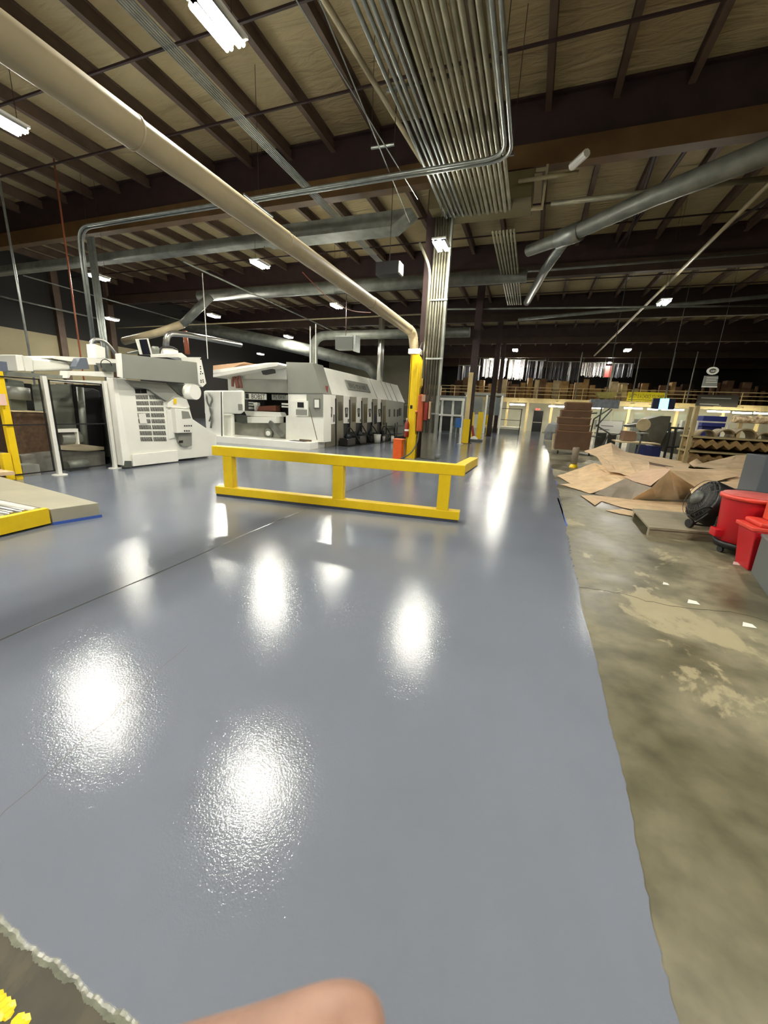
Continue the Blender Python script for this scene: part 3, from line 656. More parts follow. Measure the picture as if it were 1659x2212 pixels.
obj('lower_socket', A_([(1065, 1480), (1120, 1475), (1120, 1510), (1065, 1515)], (-.01, 0, 0), x=XA+.085), BLK, t)
obj('warning_label', A_([(990, 905), (1030, 900), (1035, 970), (1000, 975)], (-.008, 0, 0), x=XA+.1), YEL, t)
obj('upper_box', A_([(1010, 890), (1170, 905), (1215, 1020), (1160, 1040), (905, 1020), (910, 960)], (-.2, 0, 0), x=XA+.06), MACHW, t, bevel=.008)
obj('ventral_rib', A_([(900, 1060), (1000, 1050), (1010, 1440), (930, 1460)], (-.03, 0, 0), x=XA+.03), MACHW, t, bevel=.01)
t['label'] = 'light grey sheet feeder with dark grey sloping hood, louvred panel and controls'
# things on the hood
t2 = thing('tilted_monitor', 'tilted flat monitor standing on the feeder hood', 'monitor', tuple(at(*pt((580, 290)), x=XA-.5)))
obj('bezel', A_([(485, 80), (640, 70), (700, 300), (545, 290)], (-.06, 0, 0), x=XA-.35), MACHW, t2)
obj('screen', A_([(515, 85), (620, 80), (675, 295), (565, 290)], (-.02, 0, 0), x=XA-.34), mat('dead_screen', (28, 30, 44), .15), t2)
obj('stand_arm', A_([(350, 270), (520, 235), (530, 280), (380, 285)], (-.05, 0, 0), x=XA-.5), MACHD, t2)
t2 = thing('air_blower', 'pale cylinder blower with dark hoses on the feeder top', 'blower', tuple(at(*pt((920, 250)), x=XA-.6)))
obj('tank', MB().tube([at(*pt((815, 255)), x=XA-.6), at(*pt((1020, 258)), x=XA-.6)], .085, 16), MACHW, t2, smooth=True)
obj('motor', MB().lathe(at(*pt((745, 300)), x=XA-.6), [(.09, 0), (.09, .15), (.07, .2)], 16), GALVD, t2, smooth=True)
obj('hose', MB().tube([at(*pt(q), x=XA-.55) for q in ((790, 300), (810, 190), (960, 185), (1040, 230), (1060, 300))], .025, 8, bend=.15), BLK, t2, smooth=True)
obj('rear_deck', A_([(840, 330), (1060, 330), (1300, 400), (1300, 340), (1200, 345), (1100, 270), (830, 290)], (-.4, 0, 0), x=XA-.2), MACHW, t2)
# ---- back section of the feeder behind the fence
pl = lambda q: (q[0]*.208, 720+q[1]*.208)
def B_(pts, x, off): return MB().prism([at(*pl(q), x=x) for q in pts], off)
t = thing('stacker_frame', 'white and grey stacker frame behind the guard fence', 'machine', (-10, 4.9, 0))
obj('top_box', B_([(160, 222), (238, 228), (275, 390), (185, 392)], -9.3, (-.8, 0, 0)), MACHW, t, bevel=.01)
obj('upper_beam', B_([(238, 232), (330, 250), (345, 395), (270, 390)], -9.25, (-.3, 0, 0)), MACH, t)
obj('roll_cover', B_([(345, 255), (700, 290), (775, 385), (345, 395)], -9.3, (-.5, 0, 0)), MACH, t, bevel=.04)
obj('lid_panel', B_([(545, 255), (575, 235), (1230, 270), (1230, 325), (940, 325), (560, 262)], -9.2, (-1.1, 0, 0)), MACHW, t)
obj('rail', B_([(75, 395), (700, 440), (700, 475), (70, 440)], -9.1, (-.15, 0, 0)), GALVD, t)
obj('side_rail', B_([(705, 390), (1180, 400), (1180, 455), (730, 435), (720, 465), (700, 465)], -8.95, (-.25, 0, 0)), MACHW, t)
obj('actuator', B_([(830, 260), (900, 255), (930, 370), (800, 375), (790, 345)], -9.0, (-.2, 0, 0)), mat('bluish_grey', (92, 100, 112), .5), t)
obj('crossbar', B_([(500, 480), (1130, 495), (1130, 540), (520, 500)], -9.0, (-.08, 0, 0)), MACHW, t)
obj('left_frame', B_([(75, 470), (245, 500), (285, 800), (125, 805)], -9.9, (-.3, 0, 0)), mat('grey_green', (130, 138, 130), .5, var=.2), t)
obj('motor_housing', MB().tube([at(*pl((190, 560)), x=-9.8), at(*pl((205, 690)), x=-9.8)], .18, 16), MACHG, t, smooth=True)
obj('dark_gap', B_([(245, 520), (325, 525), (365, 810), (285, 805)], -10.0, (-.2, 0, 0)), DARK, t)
obj('grey_panel', B_([(330, 530), (755, 530), (830, 1010), (380, 1010)], -10.1, (-.1, 0, 0)), mat('panel_grey_green', (150, 154, 142), .4, var=.2, vscale=2), t)
obj('lower_cylinder', MB().tube([at(*pl((610, 1095)), x=-9.7), at(*pl((820, 1090)), x=-9.7)], .16, 16), MACHG, t, smooth=True)
obj('shelf_bar', B_([(600, 995), (810, 990), (830, 1165), (810, 1165), (800, 1025), (605, 1030)], -9.5, (-.1, 0, 0)), MACHW, t)
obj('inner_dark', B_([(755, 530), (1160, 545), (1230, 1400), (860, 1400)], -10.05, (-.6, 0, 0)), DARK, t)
obj('vertical_ram', MB().tube([at(*pl((830, 560)), x=-9.6), at(*pl((885, 1160)), x=-9.6)], .07, 12), GALVD, t, smooth=True)
obj('right_ram', MB().tube([at(*pl((1130, 520)), x=-8.95), at(*pl((1215, 1400)), x=-8.95)], .075, 14), GALV, t, smooth=True)
obj('right_ram_collar', MB().tube([at(*pl((1165, 960)), x=-8.95), at(*pl((1168, 990)), x=-8.95)], .11, 14), MACHW, t, smooth=True)
obj('lift_table', B_([(620, 1190), (910, 1160), (1080, 1180), (1080, 1210), (900, 1225), (640, 1210)], -9.2, (-.8, 0, 0)), mat('beige_metal', (160, 150, 126), .5), t)
obj('low_bed', B_([(215, 1265), (640, 1215), (1090, 1225), (1100, 1400), (430, 1480), (240, 1420)], -9.25, (-1.0, 0, 0)), mat('bed_grey', (118, 116, 108), .5, var=.3, vscale=6), t, bevel=.01)
obj('drive_motor', MB().tube([at(*pl((690, 1380)), x=-9.0), at(*pl((900, 1350)), x=-9.0)], .11, 14), GALVD, t, smooth=True)
obj('gear_box', B_([(230, 1370), (410, 1360), (430, 1480), (245, 1500)], -8.95, (-.3, 0, 0)), MACHG, t, bevel=.01)
obj('cable_box', B_([(1040, 310), (1220, 310), (1220, 400), (1110, 400)], -8.85, (-.15, 0, 0)), MACHD, t)
obj('loop_cable', MB().tube([at(*pl(q), x=-8.8) for q in ((1050, 360), (1045, 290), (1090, 262), (1150, 300), (1160, 340))], .009, 6, bend=.1), BLK, t, smooth=True)
t2 = thing('board_pile', 'pile of dark brown corrugated boards behind the guard fence', 'board pile', tuple(at(*pl((300, 1100)), x=-9.4)))
obj('boards', B_([(130, 812), (505, 822), (600, 1290), (190, 1265)], -9.4, (-.9, 0, 0)), mat('dark_board_stack', (84, 62, 42), .8, var=.35, vscale=14), t2)
obj('top_sheet', B_([(130, 806), (505, 816), (505, 826), (130, 814)], -9.38, (-.9, 0, 0)), CARD3, t2)
single('black_tank', B_([(850, 610), (960, 570), (1035, 600), (1090, 1180), (905, 1180)], -9.7, (-.3, 0, 0)), mat('near_black', (26, 25, 28), .5), 'black cover hanging behind the right guard panel', 'cover', bevel=.02)
single('small_white_box', B_([(985, 110), (1090, 150), (1095, 260), (1000, 255)], -10, (-.3, 0, 0)), WHITE, 'small white box on top of the stacker', 'box')
single('silver_hose', MB().tube([at(*pl(q), x=-10.3) for q in ((960, 250), (940, 60), (1060, 65), (1130, 120), (1200, 215))], .04, 10, bend=.2), STEEL, 'shiny flexible hoses arching over the stacker', 'hose', smooth=True)
single('blue_grey_cover', B_([(0, 290), (165, 305), (180, 390), (0, 410)], -9.6, (-.5, 0, 0)), mat('blue_grey', (92, 100, 120), .5), 'blue-grey panel at the left edge above the guard fence', 'panel')

# ============================================================ PRINTER
pp = lambda q: (470+q[0]*.16275, 770+q[1]*.16275)
ps = lambda q: (690+q[0]*.12658, 800+q[1]*.12658)
YF = 13.3
def P_(pts, off=(0, .3, 0), y=YF): return MB().prism([at(*pp(q), y=y) for q in pts], off)
def Q_(pts, off=(-.06, 0, 0), x=-7.62): return MB().prism([at(*ps(q), x=x) for q in pts], off)
t = thing('printing_machine', 'long pale printing machine with sloped roof, row of doors and open front bay', 'machine', (-9.7, 18, 0))
prof = [(-7.66, 2.08), (-8.22, 3.14), (-12.3, 3.14), (-12.3, 2.08)]
obj('sloped_roof', MB().prism([(x, 13.9, z) for x, z in prof], (0, 10.5, 0)), MACH, t, bevel=.01)
obj('body_shell', MB().box((-12.9, 14.4, 0), (-7.72, 24.38, 2.08)), MACHG, t)
for y in (19.6, 21.3, 22.0, 22.9): obj('roof_seam', MB().prism([(-7.655, y, 2.09), (-8.22, y, 3.145), (-8.22, y+.03, 3.145), (-7.655, y+.03, 2.09)], (.02, 0, .012)), MACHG, t)
# front cab
obj('cab_hood', P_([(910, 75), (1260, 85), (1385, 490), (935, 490)], (0, .8, 0)), MACHG, t, bevel=.008)
obj('cab_front', P_([(935, 497), (1402, 500), (1408, 905), (1408, 1140), (905, 1115), (905, 790), (940, 780)], (0, .6, 0)), MACH, t, bevel=.006)
obj('cab_seam', P_([(935, 487), (1400, 490), (1400, 500), (935, 498)], (0, .05, 0), y=YF-.01), MACHD, t)
obj('cab_upper_panel', P_([(1180, 500), (1400, 503), (1400, 805), (1180, 800)], (0, .02, 0), y=YF-.012), MACHG, t)
c = obj('control_panel', P_([(1035, 580), (1195, 590), (1195, 795), (1035, 790)], (0, .06, 0), y=YF-.07), MACH, t)
obj('display', P_([(1058, 607), (1140, 610), (1142, 680), (1058, 675)], (0, .02, 0), y=YF-.085), BLK, c)
obj('keypad', P_([(1040, 700), (1185, 705), (1185, 780), (1040, 775)], (0, .02, 0), y=YF-.082), MACHG, c)
obj('notice_frame', P_([(1275, 560), (1355, 562), (1357, 692), (1278, 690)], (0, .03, 0), y=YF-.04), MACHD, t)
obj('notice_sheet', P_([(1285, 572), (1345, 574), (1346, 680), (1287, 678)], (0, .01, 0), y=YF-.045), WHITE, t)
obj('base_step', MB().prism([(-12.9, 12.33, 0), (-7.56, 12.65, 0), (-7.62, 13.9, 0), (-12.9, 13.9, 0)], (0, 0, .26)), MACHW, t, bevel=.01)
obj('rubber_mat', MB().box((-8.6, 12.85, .26), (-7.95, 13.2, .27)), BLK, t)
# open bay
obj('bay_top', P_([(400, 215), (915, 115), (918, 305), (340, 300), (350, 215)], (0, 1.0, 0), y=YF+.15), MACHW, t)
obj('bay_lintel', P_([(335, 302), (918, 305), (935, 485), (330, 470)], (0, .5, 0), y=YF+.05), mat('satin_lintel', (146, 147, 138), .3, var=.15, vscale=1.5), t)
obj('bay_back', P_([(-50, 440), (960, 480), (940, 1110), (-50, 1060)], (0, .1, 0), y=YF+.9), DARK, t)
obj('name_board', P_([(345, 488), (645, 497), (645, 575), (350, 568)], (0, .04, 0), y=YF+.1), SIGNW, t)
o_ = at(*pp((372, 558)), y=YF+.095); obj('square_emblem', MB().box((o_.x, o_.y-.004, o_.z), (o_.x+.16, o_.y+.002, o_.z+.19)), BLK, t); o_.x += .28
text('lettering', 'BOBST', t, BLK, o_, (1, 0, -.0), (0, 0, 1), .27, width=(at(*pp((625, 555)), y=YF+.09).x - o_.x))
obj('model_board', P_([(717, 505), (935, 510), (935, 580), (722, 575)], (0, .04, 0), y=YF+.1), SIGNG, t)
o_ = at(*pp((735, 560)), y=YF+.095); text('lettering', 'FFG 924 NT', t, BLK, o_, (1, 0, 0), (0, 0, 1), .22, width=(at(*pp((930, 560)), y=YF+.09).x - o_.x))
for k, q in enumerate(([(350, 600), (470, 605), (470, 622), (350, 618)], [(350, 630), (470, 636), (470, 655), (350, 648)], [(350, 665), (440, 668), (440, 700), (350, 698)], [(850, 618), (940, 622), (940, 645), (850, 640)], [(850, 655), (940, 660), (940, 680), (850, 675)])):
    obj('shelf_bar', P_(q, (0, .3, 0), y=YF+.3), MACH, t)
obj('bay_carton', P_([(495, 665), (770, 650), (775, 725), (500, 720)], (0, .3, 0), y=YF+.4), mat('bay_red_brown', (112, 66, 48), .7), t)
obj('white_arm', P_([(465, 615), (520, 610), (525, 640), (490, 720), (485, 650)], (0, .2, 0), y=YF+.25), WHITE, t)
obj('cross_beam', P_([(350, 722), (830, 740), (860, 800), (390, 795)], (0, .35, 0), y=YF+.1), MACH, t, bevel=.01)
obj('feed_table', P_([(390, 800), (780, 800), (780, 885), (395, 880)], (0, .5, 0), y=YF-.1), MACH, t, bevel=.01)
obj('dark_cloth', P_([(240, 775), (390, 790), (385, 830), (330, 890), (250, 870), (230, 800)], (0, .3, 0), y=YF-.12), MACHD, t)
obj('lower_cover', P_([(200, 870), (900, 880), (905, 1110), (200, 1075)], (0, .1, 0), y=YF+.25), mat('dusty_cover', (158, 158, 146), .5, var=.3, vscale=1.5), t)
obj('flywheel', MB().lathe(at(*pp((680, 1020)), y=YF+.2), [(.2, 0), (.2, .06), (.15, .08)], 24, (0, -1, 0)), GALVD, t, smooth=True)
obj('flywheel_hub', MB().lathe(at(*pp((680, 1020)), y=YF+.12), [(.1, 0), (.1, .06)], 20, (0, -1, 0)), MACHW, t, smooth=True)
obj('exit_chute', MB().tube([at(*pp((700, 870)), y=YF-.1), at(*pp((860, 1050)), y=YF-.2)], .11, 4), GALVD, t)
obj('open_side_post', P_([(330, 470), (342, 470), (345, 720), (332, 720)], (0, .3, 0), y=YF), MACHD, t)
obj('front_guard', P_([(60, 760), (185, 765), (190, 1075), (60, 1060)], (0, .2, 0), y=12.9), MACH, t, bevel=.05)
obj('left_cover', P_([(-185, 452), (330, 450), (335, 725), (290, 760), (-175, 765)], (0, .15, 0), y=12.6), MACH, t, bevel=.05)
obj('left_cover_lower', P_([(-190, 455), (45, 450), (60, 1090), (-150, 1085)], (0, .15, 0), y=12.5), MACHW, t, bevel=.05)
obj('cover_panel_gap', P_([(40, 470), (52, 470), (62, 1060), (50, 1060)], (0, .02, 0), y=12.46), MACHD, t)
obj('side_hoses', MB().tube([at(*pp(q), y=12.4) for q in ((-120, 480), (-60, 560), (-110, 680), (-70, 800), (-90, 950))], .035, 8, bend=.2).tube([at(*pp(q), y=12.4) for q in ((-150, 500), (-140, 620), (-60, 720), (-110, 860))], .03, 8, bend=.2), GALVD, t, smooth=True)
obj('cover_label', P_([(270, 630), (325, 632), (328, 715), (275, 712)], (0, .02, 0), y=12.57), MACHG, t)
obj('red_hoses', MB().tube([at(*pp(q), y=13.4) for q in ((200, 400), (200, 300), (230, 260), (260, 420))], .05, 8, bend=.2).tube([at(*pp(q), y=13.4) for q in ((280, 420), (255, 300), (290, 255), (320, 420))], .05, 8, bend=.2), mat('pink_hose', (150, 96, 84), .5), t, smooth=True)
t2 = thing('sheet_chute', 'white slatted infeed chute leaning down to the printer with kraft board on it', 'conveyor chute', tuple(at(*pp((300, 180)), y=13)))
obj('chute_frame', P_([(-60, 235), (790, 80), (810, 105), (790, 125), (-60, 275)], (0, 1.2, 0), y=12.8), MACHW, t2)
obj('chute_slats', P_([(-60, 180), (640, 85), (790, 80), (500, 130), (-60, 230)], (0, 1.0, 0), y=13.2), WHITE, t2)
obj('chute_bracket', P_([(580, 190), (720, 165), (730, 215), (600, 240)], (0, .2, 0), y=12.7), BLK, t2)
single('kraft_board_on_chute', P_([(-60, 120), (360, 75), (160, 165), (-60, 185)], (0, .6, 0), y=13.25), mat('pink_kraft', (208, 170, 136), .7), 'kraft board lying on the infeed chute', 'board')
# side doors
obj('white_door', Q_([(100, 405), (290, 425), (275, 915), (95, 925)], (-.1, 0, 0)), MACHW, t, bevel=.006)
lamps = [(170, 625, 800), (440, 635, 800), (655, 645, 795), (845, 655, 795), (1010, 660, 790)]
wd = [[(405, 430), (535, 440), (520, 905), (405, 905)], [(640, 445), (735, 455), (722, 900), (625, 895)], [(830, 465), (915, 475), (902, 885), (815, 890)], [(995, 480), (1080, 490), (1065, 880), (985, 885)]]
for q in wd: obj('white_door', Q_(q, (-.1, 0, 0)), MACHW, t, bevel=.006)
for x_, y0_, y1_ in lamps:
    w_ = 52 if x_ < 500 else 40
    q = obj('door_window', Q_([(x_, y0_+12), (x_+8, y0_), (x_+w_-8, y0_), (x_+w_, y0_+14), (x_+w_-8, y1_), (x_+8, y1_)], (-.02, 0, 0), x=-7.6), BLK, t)
    obj('pane', Q_([(x_+12, y0_+20), (x_+w_-12, y0_+20), (x_+w_-12, y1_-60), (x_+12, y1_-60)], (-.01, 0, 0), x=-7.593), MACHG, q)
for q in ([(247, 755), (262, 755), (260, 880), (246, 880)], [(492, 830), (505, 830), (503, 885), (492, 885)], [(700, 835), (712, 835), (711, 880), (700, 880)]): obj('door_handle', Q_(q, (-.02, 0, 0), x=-7.59), MACHD, t)
for q in ([(292, 430), (410, 430), (410, 1260), (300, 1290)], [(530, 450), (630, 455), (620, 1040), (530, 1050)], [(735, 470), (825, 470), (810, 1060), (730, 1060)], [(915, 490), (990, 490), (985, 1060), (905, 1060)], [(1070, 500), (1135, 505), (1130, 1060), (1060, 1060)]):
    d_ = obj('sliding_door', Q_(q, (-.06, 0, 0), x=-7.58), TAUPE, t)
    xa, xb = q[0][0], q[1][0]; y_ = q[0][1]
    obj('smoked_glass', Q_([(xa+(xb-xa)*.3, y_+110), (xb-(xb-xa)*.08, y_+100), (xb-(xb-xa)*.12, y_+420), (xa+(xb-xa)*.3, y_+430)], (-.02, 0, 0), x=-7.57), mat('smoked_glass', (60, 54, 48), .12), d_)
    obj('edge_gap', Q_([(xa-14, y_+50), (xa+2, y_+50), (xa+4, q[3][1]), (xa-10, q[3][1])], (-.1, 0, 0), x=-7.59), DARK, d_)
obj('taupe_corner', Q_([(60, 930), (275, 920), (270, 1285), (75, 1320)], (-.1, 0, 0)), TAUPE, t)
obj('lower_dark_base', Q_([(405, 905), (1135, 880), (1130, 1100), (1130, 1215), (400, 1270)], (-.05, 0, 0), x=-7.66), mat('soiled_base', (40, 42, 42), .6, var=.4, vscale=5), t)
obj('end_panel', Q_([(1135, 500), (1435, 545), (1430, 1110), (1305, 1140), (1300, 985), (1135, 980)], (-.1, 0, 0)), mat('end_grey', (150, 154, 144), .4), t)
for q in ([(1190, 665), (1212, 665), (1208, 795), (1190, 795)], [(1275, 665), (1298, 665), (1292, 790), (1275, 790)], [(1328, 670), (1360, 665), (1350, 790), (1328, 790)], [(1365, 645), (1400, 645), (1398, 775), (1365, 775)]): obj('door_window', Q_(q, (-.02, 0, 0), x=-7.6), BLK, t)
s0, s1, s2, s3 = (at(*ps((480, 150)), x=-8.02), at(*ps((830, 190)), x=-8.02), at(*ps((840, 345)), x=-7.8), at(*ps((520, 290)), x=-7.8))
obj('model_sign', MB().prism([(-8.0, 16.35, 2.78), (-8.0, 18.9, 2.78), (-7.79, 18.9, 2.38), (-7.79, 16.35, 2.38)], (.03, 0, .016)), MACHG, t)
text('lettering', 'FFG 924 NT', t, MACHD, Vector((-7.79, 16.5, 2.47)), (0, 1, 0), (-.21, 0, .40), .32, width=2.2)
t2 = thing('mast_beacon', 'thin mast with red beacon at the front corner of the printer', 'beacon', (-7.5, 13.85, 0))
obj('mast', MB().tube([at(*ps((95, 925)), x=-7.5), at(*ps((98, 400)), x=-7.5)], .022, 8), MACHD, t2)
obj('red_beacon', MB().tube([at(*ps((118, 395)), x=-7.5), at(*ps((125, 270)), x=-7.5)], .055, 10), mat('beacon_red', (120, 34, 26), .4), t2)
single('push_broom', MB().tube([at(692-7, 950, y=12.9), at(666+2, 880, y=13.1)], .014, 6).obox(at(660, 953, y=12.9)+Vector((0, 0, .03)), (.5, .07, .06)), mat('broom_wood', (86, 70, 50), .6), 'broom leaning on the front of the printer', 'broom')
# ink buckets, clutter along the printer
single('floor_mat', MB().prism([(-7.6, 14.9, .004), (-6.95, 14.9, .004), (-6.6, 24.2, .004), (-7.6, 24.2, .004)], (0, 0, .008)), mat('black_mat', (26, 28, 30), .7), 'black floor matting along the printer doors', 'mat')
for k, (q, r, h_, lab) in enumerate([((635, 1250), .1, .26, 'small white pail on the black mat, nearest the printer corner'), ((985, 1235), .17, .4, 'large white pail on the black mat'), ((1245, 1225), .08, .3, 'small white jug at the far end of the mat'), ((1095, 1215), .07, .25, 'small white bottle between the pails on the mat')]):
    g = at(*ps(q), z=.012)
    t2 = thing('ink_pail', lab, 'pail', (g.x, g.y, .012))
    obj('body', MB().lathe((g.x, g.y, .012), [(r*.88, 0), (r, h_)], 18), WHITE, t2, smooth=True)
    obj('rim', MB().lathe((g.x, g.y, .012+h_*.93), [(r*1.06, 0), (r*1.06, .03)], 18), WHITE, t2)
for k, (q0, q1, lab) in enumerate([((395, 1050), (530, 1250), 'dark ink unit at the first sliding door'), ((610, 1000), (720, 1220), 'dark ink unit at the second sliding door'), ((800, 1010), (900, 1210), 'dark ink unit at the third sliding door'), ((1020, 1010), (1110, 1180), 'dark ink unit at the fourth sliding door')]):
    a = at(*ps(q0), x=-7.35); b = at(*ps(q1), x=-7.35)
    t2 = thing('ink_unit', lab, 'pump unit', (-7.3, a.y, 0))
    obj('tub', MB().box((-7.5, a.y, .02), (-7.1, b.y, max(.25, a.z*.55))), BLK, t2, bevel=.02)
    obj('pump_head', MB().lathe((-7.3, (a.y+b.y)/2, a.z*.55), [(.14, 0), (.12, .12), (.05, .2)], 14), mat('ink_blue_black', (34, 40, 50), .4), t2, smooth=True)
    obj('hose', MB().tube([(-7.35, a.y+.2, a.z*.6), (-7.2, a.y+.3, a.z+.25), (-7.05, b.y, .4), (-7.0, b.y+.3, .05)], .025, 8, bend=.2), BLK, t2, smooth=True)
t2 = thing('tool_trolley', 'black trolley with open shelves at the far end of the printer', 'trolley', (-7.1, 21, 0))
for z in (.25, .7): obj('shelf', MB().box((-7.5, 20.6, z), (-6.95, 22.6, z+.03)), MACHD, t2)
for x in (-7.48, -6.97):
    for y in (20.65, 22.55): obj('leg', MB().box((x-.02, y-.02, .01), (x+.02, y+.02, .9)), BLK, t2)

# ---- machines beyond the printer
t = thing('delivery_machine', 'grey folder frame beyond the end of the printer', 'machine', (-7, 27, 0))
for x in (-8.6, -7.2, -6.4):
    for y in (25.5, 28.5): obj('upright', MB().box((x-.07, y-.07, 0), (x+.07, y+.07, 2.2)), MACHG, t)
obj('top_beam', MB().box((-8.7, 25.4, 2.1), (-6.3, 28.6, 2.35)), MACHG, t); obj('roller_bed', MB().box((-8.5, 25.3, .8), (-6.3, 28.4, 1.0)), GALVD, t)
obj('drive_case', MB().box((-8.3, 25.2, 1.2), (-7.4, 28.2, 1.9)), mat('case_grey', (120, 124, 118), .5), t)
t = thing('die_cutter', 'tall grey machine frame with glass enclosure in the aisle beyond the column', 'machine', (-5.5, 32, 0))
obj('enclosure', MB().box((-9.4, 33.2, .0), (-5.4, 36, 3.0)), mat('enclosure_grey', (112, 120, 118), .35, var=.2), t)
for x in (-9.3, -8.2, -7.1, -6.2, -5.4): obj('upright', MB().box((x-.08, 33.0, 0), (x+.08, 33.18, 2.7)), MACH, t)
obj('top_beam', MB().box((-9.4, 32.9, 2.6), (-5.3, 33.2, 2.8)), MACH, t); obj('mid_beam', MB().box((-9.4, 32.95, 1.35), (-5.3, 33.15, 1.5)), MACH, t)
for x in (-8.75, -7.65, -6.65): obj('dark_opening', MB().box((x-.4, 33.1, .15), (x+.4, 33.22, 1.3)), BLK, t)
t = thing('inspection_booth', 'pale grey raised booth on posts left of the mezzanine end', 'booth', (-4.2, 42, 0))
obj('roof_panel', MB().box((-5.9, 36.5, 3.27), (-2.5, 39.5, 3.46)), MACHG, t)
for x in (-5.7, -3.9, -2.6): obj('upright', MB().box((x-.07, 36.5, .0), (x+.07, 36.64, 3.27)), MACH, t)
for x in (-4.8, -3.25): obj('panel', MB().box((x-.75, 36.55, 1.6), (x+.55, 36.62, 3.1)), mat('booth_glass', (120, 130, 130), .15, alpha=.6), t)
t = thing('blue_tote', 'bright blue bin on a grey stand beside the white pole', 'bin', tuple(at(1000, 920, y=26)))
a = at(985, 903, y=27); b = at(1011, 925, y=27)
obj('bright_side', MB().box((a.x, 27, b.z), ((a.x+b.x)/2, 27.6, a.z)), BLUE, t); obj('dark_side', MB().box(((a.x+b.x)/2, 27, b.z-.1), (b.x, 27.6, a.z-.05)), BLUED, t)
for x in (a.x+.05, b.x-.05): obj('stand_leg', MB().box((x-.03, 27.1, 0), (x+.03, 27.16, b.z)), GALV, t)
for k, (px, top, bot, yy, lab) in enumerate([(1036, 890, 950, 26, 'yellow bollard nearer the column'), (1055, 895, 940, 33.2, 'thin yellow bollard further down the aisle'), (1016, 890, 945, 27, 'yellow guard at the foot of the second column')]):
    a = at(px+3, top, y=yy); single('yellow_bollard', MB().box((a.x-.16, yy, 0), (a.x+.16, yy+.3, a.z)), YEL, lab, 'bollard', bevel=.02)
t = thing('hand_truck', 'red hand truck lying by the aisle column', 'hand truck', tuple(at(1018, 960, z=0)))
a = at(1020, 952, z=0); obj('red_handle', MB().tube([a+Vector((-.1, 0, .9)), a+Vector((.1, 0, .1))], .08, 8), mat('faded_red', (150, 52, 42), .5), t)
obj('base', MB().box(tuple(a+Vector((-.5, -.5, 0))), tuple(a+Vector((.6, .3, .12)))), MACHD, t, bevel=.02); obj('cloth', MB().lathe(a+Vector((.1, -.1, .12)), [(.25, 0), (.15, .12), (.02, .18)], 9), WHITE, t)
t = thing('fenced_platform', 'low white platform behind black guard frame near the far door', 'platform', (-1.5, 41, 0))
obj('platform_top', MB().box((-4.4, 40.5, .35), (-.9, 43.5, .55)), WALLW, t); obj('platform_side', MB().box((-4.4, 40.55, 0), (-.95, 43.5, .35)), MACHG, t)
f = MB()
for x in (-2.9, -.95): f.box((x-.04, 40.2, 0), (x+.04, 40.28, 2.3))
f.box((-4.3, 40.2, 2.25), (-.9, 40.26, 2.3)).box((-2.9, 40.2, 1.2), (-.9, 40.25, 1.25)); obj('guard_frame', f, BLK, t)
single('yellow_roll_guard', MB().box((-4.6, 43.7, 0), (-3.9, 44.1, 2.4)), YEL, 'yellow panel post behind the fenced platform', 'guard', bevel=.02)

# ============================================================ MEZZANINE AND FAR WALL
YM = 46.0; ZM = 3.5
def xm(px, py=866): return at(px, py, y=YM).x
t = thing('mezzanine_platform', 'cream steel mezzanine crossing the back of the hall', 'mezzanine', (6, YM, 0)); t['kind'] = 'structure'
obj('deck', MB().box((-13, YM, ZM-.05), (24, 54, ZM+.03)), MEZZ, t); obj('edge_beam', MB().box((-13, YM-.1, ZM-.42), (24, YM, ZM+.05)), MEZZ, t)
for x in [-10] + [at(p_, 900, y=46.2).x for p_ in (1094, 1137, 1189, 1270, 1356, 1460, 1560, 1640)]: obj('support_post', MB().box((x-.12, YM+.1, 0), (x+.12, YM+.34, ZM-.05)), MEZZ, t)
t = thing('mezzanine_railing', 'cream pipe railing along the mezzanine edge', 'railing', (6, YM, ZM))
for z in (.45, .8, 1.12): obj('rail', MB().box((-13, YM-.04, ZM+z), (24, YM+.02, ZM+z+.05)), MEZZ, t)
for k in range(18): obj('post', MB().box((-13+2.2*k-.03, YM-.05, ZM), (-13+2.2*k+.03, YM+.01, ZM+1.17)), MEZZ, t)
struct('wall_under_mezzanine', MB().box((-13, 50, 0), (24, 50.15, ZM-.05)), WALLW, 'white office wall under the mezzanine', 'wall')
def dpx(px, py): return at(px, py, y=49.9)
a = dpx(1153, 891); b = dpx(1173, 929)
dr = struct('door_1', MB().box((a.x, 49.85, 0), (a.x+1.05, 49.98, 2.35)), mat('black_door', (30, 32, 34), .3), 'black door at the end of the aisle', 'door')
obj('push_bar', MB().box((a.x+.05, 49.8, 1.0), (a.x+1.0, 49.86, 1.08)), STEEL, dr)
obj('door_frame', MB().box((a.x-.1, 49.88, 0), (a.x, 50, 2.45)).box((a.x+1.05, 49.88, 0), (a.x+1.15, 50, 2.45)).box((a.x-.1, 49.88, 2.35), (a.x+1.15, 50, 2.45)), WALLW, dr)
e = dpx(1162, 884)
t = thing('exit_sign', 'small red lit exit sign above the black door', 'exit sign', (e.x, 49.8, e.z))
obj('sign_box', MB().box((e.x-.3, 49.75, e.z-.16), (e.x+.3, 49.85, e.z+.16)), WHITE, t)
text('lettering', 'EXIT', t, mat('exit_red', (235, 60, 50), .5, emit=1.2), Vector((e.x-.24, 49.74, e.z-.1)), (1, 0, 0), (0, 0, 1), .26, width=.5)
wx = []
